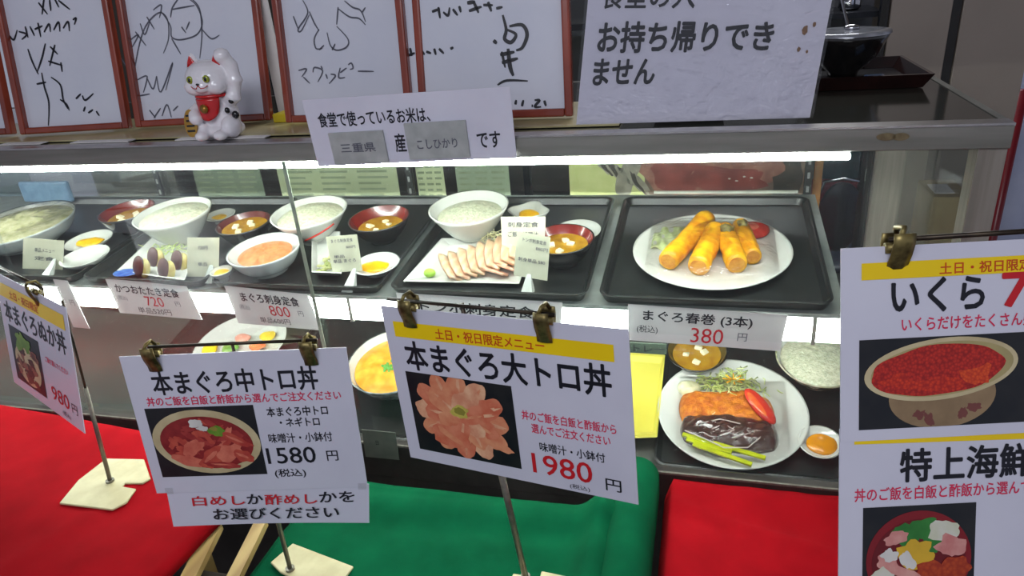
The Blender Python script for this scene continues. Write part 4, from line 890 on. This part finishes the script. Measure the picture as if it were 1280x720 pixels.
def rail(a,c,wd,z,name='rail',m=WD,h=.012):
    A=onZ(*a,z); C=onZ(*c,z); d=(C-A).normalized(); C=C+d*.12; n=Vector((-d.y,d.x,0))*wd/2; up=Vector((0,0,h))
    MB().add([A-n-up,A+n-up,C+n-up,C-n-up,A-n,A+n,C+n,C-n],[(0,1,2,3),(7,6,5,4),(0,4,5,1),(1,5,6,2),(2,6,7,3),(3,7,4,0)]).build(name,m,t,world=True)
rail((268,655),(236,718),.024,.775); rail((326,650),(292,718),.020,.775)
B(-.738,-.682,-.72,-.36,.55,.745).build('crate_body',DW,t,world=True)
for x in (-.735,-.70): B(x,x+.012,-.70,-.68,0,.55).build('leg',WD,t,world=True); B(x,x+.012,-.40,-.38,0,.55).build('leg',WD,t,world=True)

# ------------------------------------------------------------------ sign stands and signs
def clip(t,pos,ax,n,s=1.0,k=0):
    # a worn brass bulldog clip gripping the sheet: ax along the bar, n towards the viewer
    up=Vector((0,0,1)); b=MB()
    def P(a,c,d): return pos+ax*a*s+up*c*s+n*d*s
    prof=[(.0075,.0),(.0085,.010),(.0075,-.004),(.004,-.018)]
    w=.0085
    for sd in (1,-1):
        vs=[];ys=[(.014,.0085),(.006,.0095),(-.004,.0075),(-.014,.0035),(-.022,.0028)]
        for (z,d) in ys:
            for a in (-w,-w*.4,w*.4,w): vs.append(P(a,z,sd*(d+ (.0015 if abs(a)<w else 0))))
        fs=[(r_*4+c_,r_*4+c_+1,(r_+1)*4+c_+1,(r_+1)*4+c_) for r_ in range(4) for c_ in range(3)]; b.add(vs,fs)
    o=b.build('clip_jaw',BRASS,t,smooth=True,world=True,solid=.0015)
    MB().tube([P(-w*1.1,.002,0),P(w*1.1,.002,0)],.0045*s,12).build('clip_spring',BRASS,t,smooth=True,world=True)
    MB().tube([P(-.003,.012,.009),P(0,.019,.006),P(0,.019,-.006),P(.003,.012,-.009)],.0022*s,8).build('clip_ring',BRASS,t,smooth=True,world=True)
def stand(label,foot,basepoly,zb,top,barA,barC,clips,n,notch=True,sw=.004,lower=None):
    t=thing('sign_stand',foot,label,'sign stand')
    # base plate
    b=MB(); b.slab([(p.x,p.y) for p in basepoly],zb+.0045,zb+.0085); b.build('base_plate',BASEM,t,world=True,bevel=.0015)
    MB().tube([(foot[0],foot[1],zb+.007),(foot[0],foot[1],zb+.012)],.007,14).build('rod_socket',RODM,t,world=True)
    low=Vector((foot[0],foot[1],zb+.008)); top=Vector(top); mid=low.lerp(top,.55)
    MB().tube([low,mid],sw,12).build('lower_rod',RODM,t,smooth=True,world=True); MB().tube([mid,top],sw*.6,10).build('upper_rod',RODD,t,smooth=True,world=True)
    MB().tube([barA,barC],.0022,10).build('cross_bar',RODD,t,smooth=True,world=True)
    ax=(Vector(barC)-Vector(barA)).normalized()
    for c in clips: clip(t,Vector(c),ax,n)
    return t
# sign geometry: A4 landscape laminated sheets, in metres
def sgn(tl,tr,bl): 
    tl,tr,bl=Vector(tl),Vector(tr),Vector(bl); return Sheet(tl,tr,bl,tr+bl-tl)
S3=sgn((-.3614,-.3399,1.2082),(-.0700,-.3951,1.2223),(-.3528,-.3482,.9985))
S2=sgn((-.7240,-.3803,1.1393),(-.4347,-.3132,1.1333),(-.7244,-.3974,.9300))
S1=sgn((-1.1986,-.1511,1.1457),(-.9248,-.2661,1.1437),(-1.2147,-.1857,.9392))
_tl=Vector((.104,-.4331,1.3258)); _tr=Vector((.2472,-.392,1.3204)); _bl=Vector((.1122,-.4817,1.1736)); _tr=_tl+(_tr-_tl)*(.297/.149)
S4=sgn(_tl,_tr,_bl)
_d=(_bl-_tl); S4b=Sheet(_bl+Vector((-.001,.004,.01)),_bl+(_tr-_tl)+Vector((-.001,.004,.01)),_bl+_d.normalized()*.21+Vector((-.001,.004,0)),_bl+(_tr-_tl)+_d.normalized()*.21+Vector((-.001,.004,0)))
S2b=Sheet(S2.pt(.045,.975,-.0022),S2.pt(1.005,.985,-.0022),S2.pt(.045,1.255,.004),S2.pt(.985,1.268,.004))
DKP=mat('photo_black',(22,24,30),(34,34,36),rough=.3)
def pic(sh,t,u0,u1,v0,v1,ms,fn):
    b=MB(); rect(sh,b,u0,u1,v0,v1,0,0,.0005); X=lambda x:u0+(u1-u0)*x; Y=lambda y:v0+(v1-v0)*y; W=sh.w*(u1-u0); H=sh.h*(v1-v0)
    def e(cx,cy,rx,ry,a=0,layer=1,nz=0,seed=0,mi=1,n=26): ell(sh,b,X(cx),Y(cy),rx*W,ry*H,a,layer,nz,seed,n,mi,d=.0006)
    CL[0]=(u0,u1,v0,v1); fn(e); CL[0]=None; return b.build('printed_picture',ms,t,world=True)
CREAM=mat('print_cream',(206,190,150),(186,168,128),scale=30,rough=.3)
reds=[mat('print_red%d'%k,c,d,scale=60,rough=.3) for k,(c,d) in enumerate((((150,44,44),(176,66,60)),((196,84,66),(170,56,50)),((220,124,100),(196,92,76)),((128,30,34),(150,44,44))))]
GRN=mat('print_green',(122,160,50),(90,130,40),rough=.3); WHT=mat('print_white',(224,220,214),rough=.3); OLV=mat('print_olive',(150,140,60),rough=.3)
# ---- sign 2
t=thing('menu_sign',S2.bl,'white laminated tuna bowl menu sign of 1580 yen, clipped left of centre','sign')
card(S2,'sheet',PAPER,t,th=.0012)
text(S2,'本まぐろ中トロ丼',.115,.855,.11,.275,K,t,.03)
text(S2,'丼のご飯を白飯と酢飯から選んでご注文ください',.07,.945,.285,.35,PINKINK,t,.02)
text(S2,'本まぐろ中トロ',.60,.875,.385,.455,K,t,.025); text(S2,'・ネギトロ',.65,.83,.465,.53,K,t,.025)
text(S2,'味噌汁・小鉢付',.585,.875,.575,.645,K,t,.015); text(S2,'1580',.56,.785,.68,.80,K,t,.01); text(S2,'円',.835,.887,.715,.79,K,t,.01); text(S2,'(税込)',.58,.725,.84,.91,K,t,.015)
def f2(e):
    random.seed(1)
    e(.5,.50,.50,.46,.10,1,.0,1,1,40); e(.5,.51,.43,.375,.10,2,0,1,5,40)
    for k in range(34):
        a=random.uniform(0,6.28); q=math.sqrt(random.random())*.80
        e(.5+.40*q*math.cos(a),.49+.35*q*math.sin(a),random.uniform(.05,.10),random.uniform(.03,.055),random.uniform(-1,1),3+k*.06,.25,k,random.choice((2,3,4,3)))
    for k,(x,y,rx,ry,a,m) in enumerate(((.30,.86-.1,.17,.075,.25,4),(.52,.72,.15,.11,-.7,3),(.70,.66,.14,.12,-.5,4),(.82,.72,.1,.08,.5,3),(.36,.58,.11,.09,-.6,4),(.78,.48,.15,.06,.5,3),(.60,.84,.16,.05,.1,2))):
        e(x,y,rx,ry,a,6+k*.1,.2,k+40,m); e(x-.01,y-.01,rx*.6,ry*.25,a,7.2+k*.1,.2,k+50,4)
    e(.44,.22,.07,.06,.2,8,.3,4,7); e(.50,.30,.05,.045,.2,8.1,.3,5,7); e(.62,.34,.075,.07,.3,8.4,.25,9,6); e(.60,.31,.035,.03,.3,8.6,.25,9,8)
pic(S2,t,.05,.545,.365,.875,[DKP,CREAM,reds[0],reds[1],reds[2],reds[3],GRN,WHT,OLV],f2)
t=thing('menu_sign',S2b.bl,'lower white strip sign in red and black letters hung under the 1580 yen sign','sign')
card(S2b,'sheet',PAPER,t,th=.001,bend=-.004)
t_=lambda s,u0,u1,v0,v1,m:text(S2b,s,u0,u1,v0,v1,m,t,.022,d=.0008)
t_('白めし',.12,.385,.20,.46,REDINK); t_('か',.395,.475,.18,.44,K); t_('酢めし',.485,.745,.20,.47,REDINK); t_('かを',.755,.93,.16,.44,K); t_('お選びください',.215,.85,.54,.84,K)
for u in (.02,.97):
    b=MB(); rect(S2b,b,u-.02,u+.02,-.06,.10,0,0,.0035); b.build('clear_tape',film('tape_film%s'%u,(.9,.9,.88,1),rough=.3,gloss=1),t,world=True)
# ---- sign 3
t=thing('menu_sign',S3.bl,'white laminated tuna bowl menu sign of 1980 yen with yellow band, centre','sign')
card(S3,'sheet',PAPER,t,th=.0012)
b=MB(); rect(S3,b,.045,.945,.085,.178); b.build('yellow_band',YELBAND,t,world=True)
text(S3,'土日・祝日限定メニュー',.235,.69,.10,.165,ORINK,t,.02,d=.0009)
text(S3,'本まぐろ大トロ丼',.075,.93,.195,.38,K,t,.035)
text(S3,'丼のご飯を白飯と酢飯から',.565,.935,.53,.59,PINKINK,t,.02); text(S3,'選んでご注文ください',.60,.91,.605,.665,PINKINK,t,.02)
text(S3,'味噌汁・小鉢付',.625,.885,.715,.775,K,t,.015); text(S3,'1980',.585,.83,.795,.925,REDINK,t,.012); text(S3,'円',.88,.94,.87,.945,K,t,.01); text(S3,'(税込)',.735,.815,.95,.985,K,t,.0)
def f3(e):
    random.seed(2)
    for ring,(R_,n_,sz) in enumerate(((.30,12,.155),(.20,9,.15),(.12,6,.13))):
        for k in range(n_):
            a=2*math.pi*k/n_+ring*.3; x=.49+R_*1.0*math.cos(a); y=.47+R_*1.12*math.sin(a)+.03*math.cos(a)
            e(x,y,sz,sz*.80,a,1+ring*2+k*.12,.10,k+ring*20,(2,3,4,2)[(k*3+ring)%4]); e(x+.01,y+.01,sz*.7,sz*.13,a+.15,1.06+ring*2+k*.12,.25,k+9,(4,2,4)[(k+ring)%3])
    e(.82,.76,.13,.05,.25,6,.2,3,2); e(.36,.74,.20,.14,.3,6.3,.2,4,3); e(.36,.74,.15,.04,.6,6.6,.2,4,2)
    e(.49,.40,.085,.075,0,8,.25,9,6); e(.49,.40,.05,.045,0,8.3,.2,3,8)
PF=[mat('print_salmon%d'%k,c,d,scale=55,rough=.3) for k,(c,d) in enumerate((((228,156,116),(212,120,88)),((206,104,76),(222,136,104)),((236,184,146),(214,140,108))))]
pic(S3,t,.06,.535,.395,.92,[DKP,CREAM,PF[0],PF[1],PF[2],CREAM,mat('print_yel',(206,190,90),rough=.3),WHT,OLV],f3)
# ---- sign 1
t=thing('menu_sign',S1.bl,'white laminated sign with yellow band at the far left edge, turned away','sign')
card(S1,'sheet',PAPER,t,th=.0012)
b=MB(); rect(S1,b,.03,.955,.07,.19); b.build('yellow_band',YELBAND,t,world=True)
text(S1,'土日・祝日限定',.2,.62,.10,.17,ORINK,t,.02,d=.0009); text(S1,'本まぐろぬか丼',.07,.93,.215,.40,K,t,.025)
text(S1,'ご飯を選んでください',.60,.90,.52,.57,PINKINK,t,.02); text(S1,'980',.62,.85,.76,.88,REDINK,t,.01); text(S1,'円',.88,.95,.80,.88,K,t,.0); text(S1,'(税込)',.74,.84,.92,.97,K,t,.0)
def f1(e):
    random.seed(3)
    e(.5,.6,.42,.36,.1,1,0,1,1,30)
    for k in range(24): e(.5+random.uniform(-.33,.33),.6+random.uniform(-.28,.28),.10,.06,random.uniform(-1,1),2+k*.06,.3,k,random.choice((2,3,5)))
    for k in range(6): e(.42+random.uniform(-.15,.15),.22+random.uniform(-.08,.1),.14,.09,random.uniform(-1,1),5+k*.1,.3,k,6)
pic(S1,t,.09,.53,.43,.92,[DKP,CREAM,mat('print_brown',(122,72,56),(96,56,44),rough=.3),mat('print_brown2',(150,96,76),rough=.3),reds[2],mat('print_dark',(84,44,34),rough=.3),GRN],f1)
# ---- sign 4 (two sheets)
t=thing('menu_sign',S4.bl,'white laminated sign of an orange salmon roe bowl at the right edge, upper sheet','sign')
card(S4,'sheet',PAPER,t,th=.0012)
b=MB(); rect(S4,b,.055,.96,.08,.165); b.build('yellow_band',YELBAND,t,world=True)
text(S4,'土日・祝日限定メニュー',.265,.655,.095,.155,ORINK,t,.02,d=.0009)
text(S4,'いくら',.135,.39,.165,.345,K,t,.04); text(S4,'780',.435,.68,.16,.34,REDINK,t,.035)
text(S4,'いくらだけをたくさん盛りました',.165,.66,.365,.435,PINKINK,t,.02)
def f4(e):
    e(.45,.66,.29,.36,-.05,1,0,1,7,40)
    for k,(x,y) in enumerate(((.33,.86),(.38,.92),(.56,.86),(.62,.80))): e(x,y,.035,.045,k,1.5,.4,k,5)
    e(.44,.36,.415,.34,-.09,2,0,1,1,48); e(.445,.36,.385,.295,-.09,3,0,1,8,48); e(.425,.37,.355,.275,-.09,4,.05,3,3,48)
    e(.36,.50,.22,.10,.1,4.2,.2,5,2); e(.62,.40,.10,.13,.4,4.3,.2,6,4); e(.45,.30,.25,.14,-.1,4.4,.2,8,3)
ro=[mat('print_roe%d'%k,c,d,kind='voronoi',scale=420,rough=.25) for k,(c,d) in enumerate((((222,60,30),(170,34,26)),((206,48,34),(150,26,24)),((230,84,34),(190,50,28))))]
pic(S4,t,.05,.56,.47,.94,[DKP,CREAM,ro[0],ro[1],ro[2],mat('print_mauve',(120,66,60),rough=.3),ro[1],mat('print_shadow_bowl',(150,124,92),(128,104,76),rough=.3),mat('print_inner',(176,160,110),rough=.3)],f4)
t=thing('menu_sign',S4b.bl,'white laminated sign of a red seafood bowl at the right edge, lower sheet','sign')
card(S4b,'sheet',PAPER,t,th=.0012)
b=MB(); b.mi=0; b.add([S4b.pt(.04,.05,.0005),S4b.pt(.96,.05,.0005),S4b.pt(.96,.085,.0005),S4b.pt(.04,.062,.0005)],[(3,2,1,0)]); b.build('yellow_band',YELBAND,t,world=True)
text(S4b,'特上海鮮丼',.168,.63,.088,.222,K,t,.04); text(S4b,'丼のご飯を白飯と酢飯から選んでご注文',.042,.64,.236,.29,PINKINK,t,.02)
def f5(e):
    e(.5,.52,.47,.47,0,1,0,1,1,44); e(.5,.54,.42,.41,0,2,0,1,2,44)
    for k,(x,y,rx,ry,a,m) in enumerate(((.40,.28,.14,.09,.3,3),(.54,.22,.12,.09,-.5,3),(.62,.36,.1,.1,.5,3),(.30,.30,.10,.06,-.4,4),(.72,.24,.15,.10,.3,5),(.80,.40,.13,.11,.2,4),(.46,.46,.17,.13,.2,6),(.54,.50,.10,.09,.2,6),(.22,.52,.10,.07,.4,4),(.18,.66,.10,.09,.2,5),(.40,.52,.06,.1,-.3,7),(.24,.46,.07,.06,.2,7),(.66,.70,.2,.17,0,8),(.84,.62,.12,.11,0,8),(.40,.66,.22,.05,.5,4),(.52,.76,.2,.05,.5,4),(.32,.86,.18,.14,0,5),(.36,.82,.12,.08,.3,7))):
        e(x,y,rx,ry,a,3+k*.2,.28,k,m)
pic(S4b,t,.067,.386,.315,.74,[DKP,mat('print_maroon',(136,24,34),rough=.3),mat('print_maroon2',(110,20,28),rough=.3),mat('print_leaf',(60,140,60),(40,110,44),rough=.3),mat('print_pink',(220,160,150),(200,120,116),scale=60,rough=.3),mat('print_palefish',(206,206,180),(220,216,206),scale=60,rough=.3),mat('print_egg',(226,180,50),rough=.3),WHT,mat('print_roe',(190,74,34),(160,50,26),kind='voronoi',scale=300,rough=.3)],f5)

# stands
def poly_px(pts,z): return [onZ(u,v,z) for u,v in pts]
ZR1,ZG=.797,.742
n3=S3.n; n2=S2.n; n1=S1.n; n4=S4.n
f=onZ(657,722,ZG+.008); A=onY(493,376,-.350)
A3=S3.pt(.04,-.045,-.001); C3=S3.pt(.74,-.04,-.001)
q=[Vector((f.x+dx,f.y+dy,0)) for dx,dy in ((-.02,-.05),(.075,-.05),(.075,.012),(.02,.016),(.02,.004),(-.02,.004))]
top3=S3.pt(.36,-.045,-.006)
stand('sign stand holding the centre 1980 yen sign on green cloth',(f.x,f.y,ZG),q,ZG,top3,A3,C3,[S3.pt(.135,.0,0),S3.pt(.70,.0,0)],n3,sw=.0045)
f=onZ(363,712,ZG+.008); A2=S2.pt(.14,-.055,-.001); C2=S2.pt(.88,-.055,-.001)
q=poly_px([(338,703),(366,679),(442,708),(430,724),(405,728),(400,740),(372,745),(375,728),(350,715)],ZG+.008)
stand('sign stand holding the 1580 yen sign on green cloth',(f.x,f.y,ZG),q,ZG,S2.pt(.50,-.055,-.006),A2,C2,[S2.pt(.15,-.0,0),S2.pt(.84,-.0,0)],n2,sw=.0035)
f=onZ(138,602,ZR1+.008); A1=S1.pt(-.1,-.07,-.001); C1=S1.pt(.72,-.06,-.001)
q=poly_px([(74,629),(98,600),(133,573),(180,574),(188,598),(178,604),(156,604),(153,608),(170,611),(158,628),(140,637)],ZR1+.008)
stand('sign stand holding the far left sign on red cloth',(f.x,f.y,ZR1),q,ZR1,S1.pt(.93,-.03,-.004),A1,C1,[S1.pt(.62,-.0,0)],n1,sw=.0035)
A4=S4.pt(.13,-.03,-.001); C4=S4.pt(.98,-.05,-.001)
stand('sign stand holding the salmon roe sign at the right edge',(.27,-.47,ZG),[Vector((.27+a,-.47+b_,0)) for a,b_ in ((-.05,-.04),(.05,-.04),(.05,.04),(.01,.04),(.01,.015),(-.01,.015),(-.01,.04),(-.05,.04))],ZG,S4.pt(.55,-.04,-.012),A4,C4,[S4.pt(.15,.02,0),S4.pt(.9,.0,0)],n4,sw=.0035)
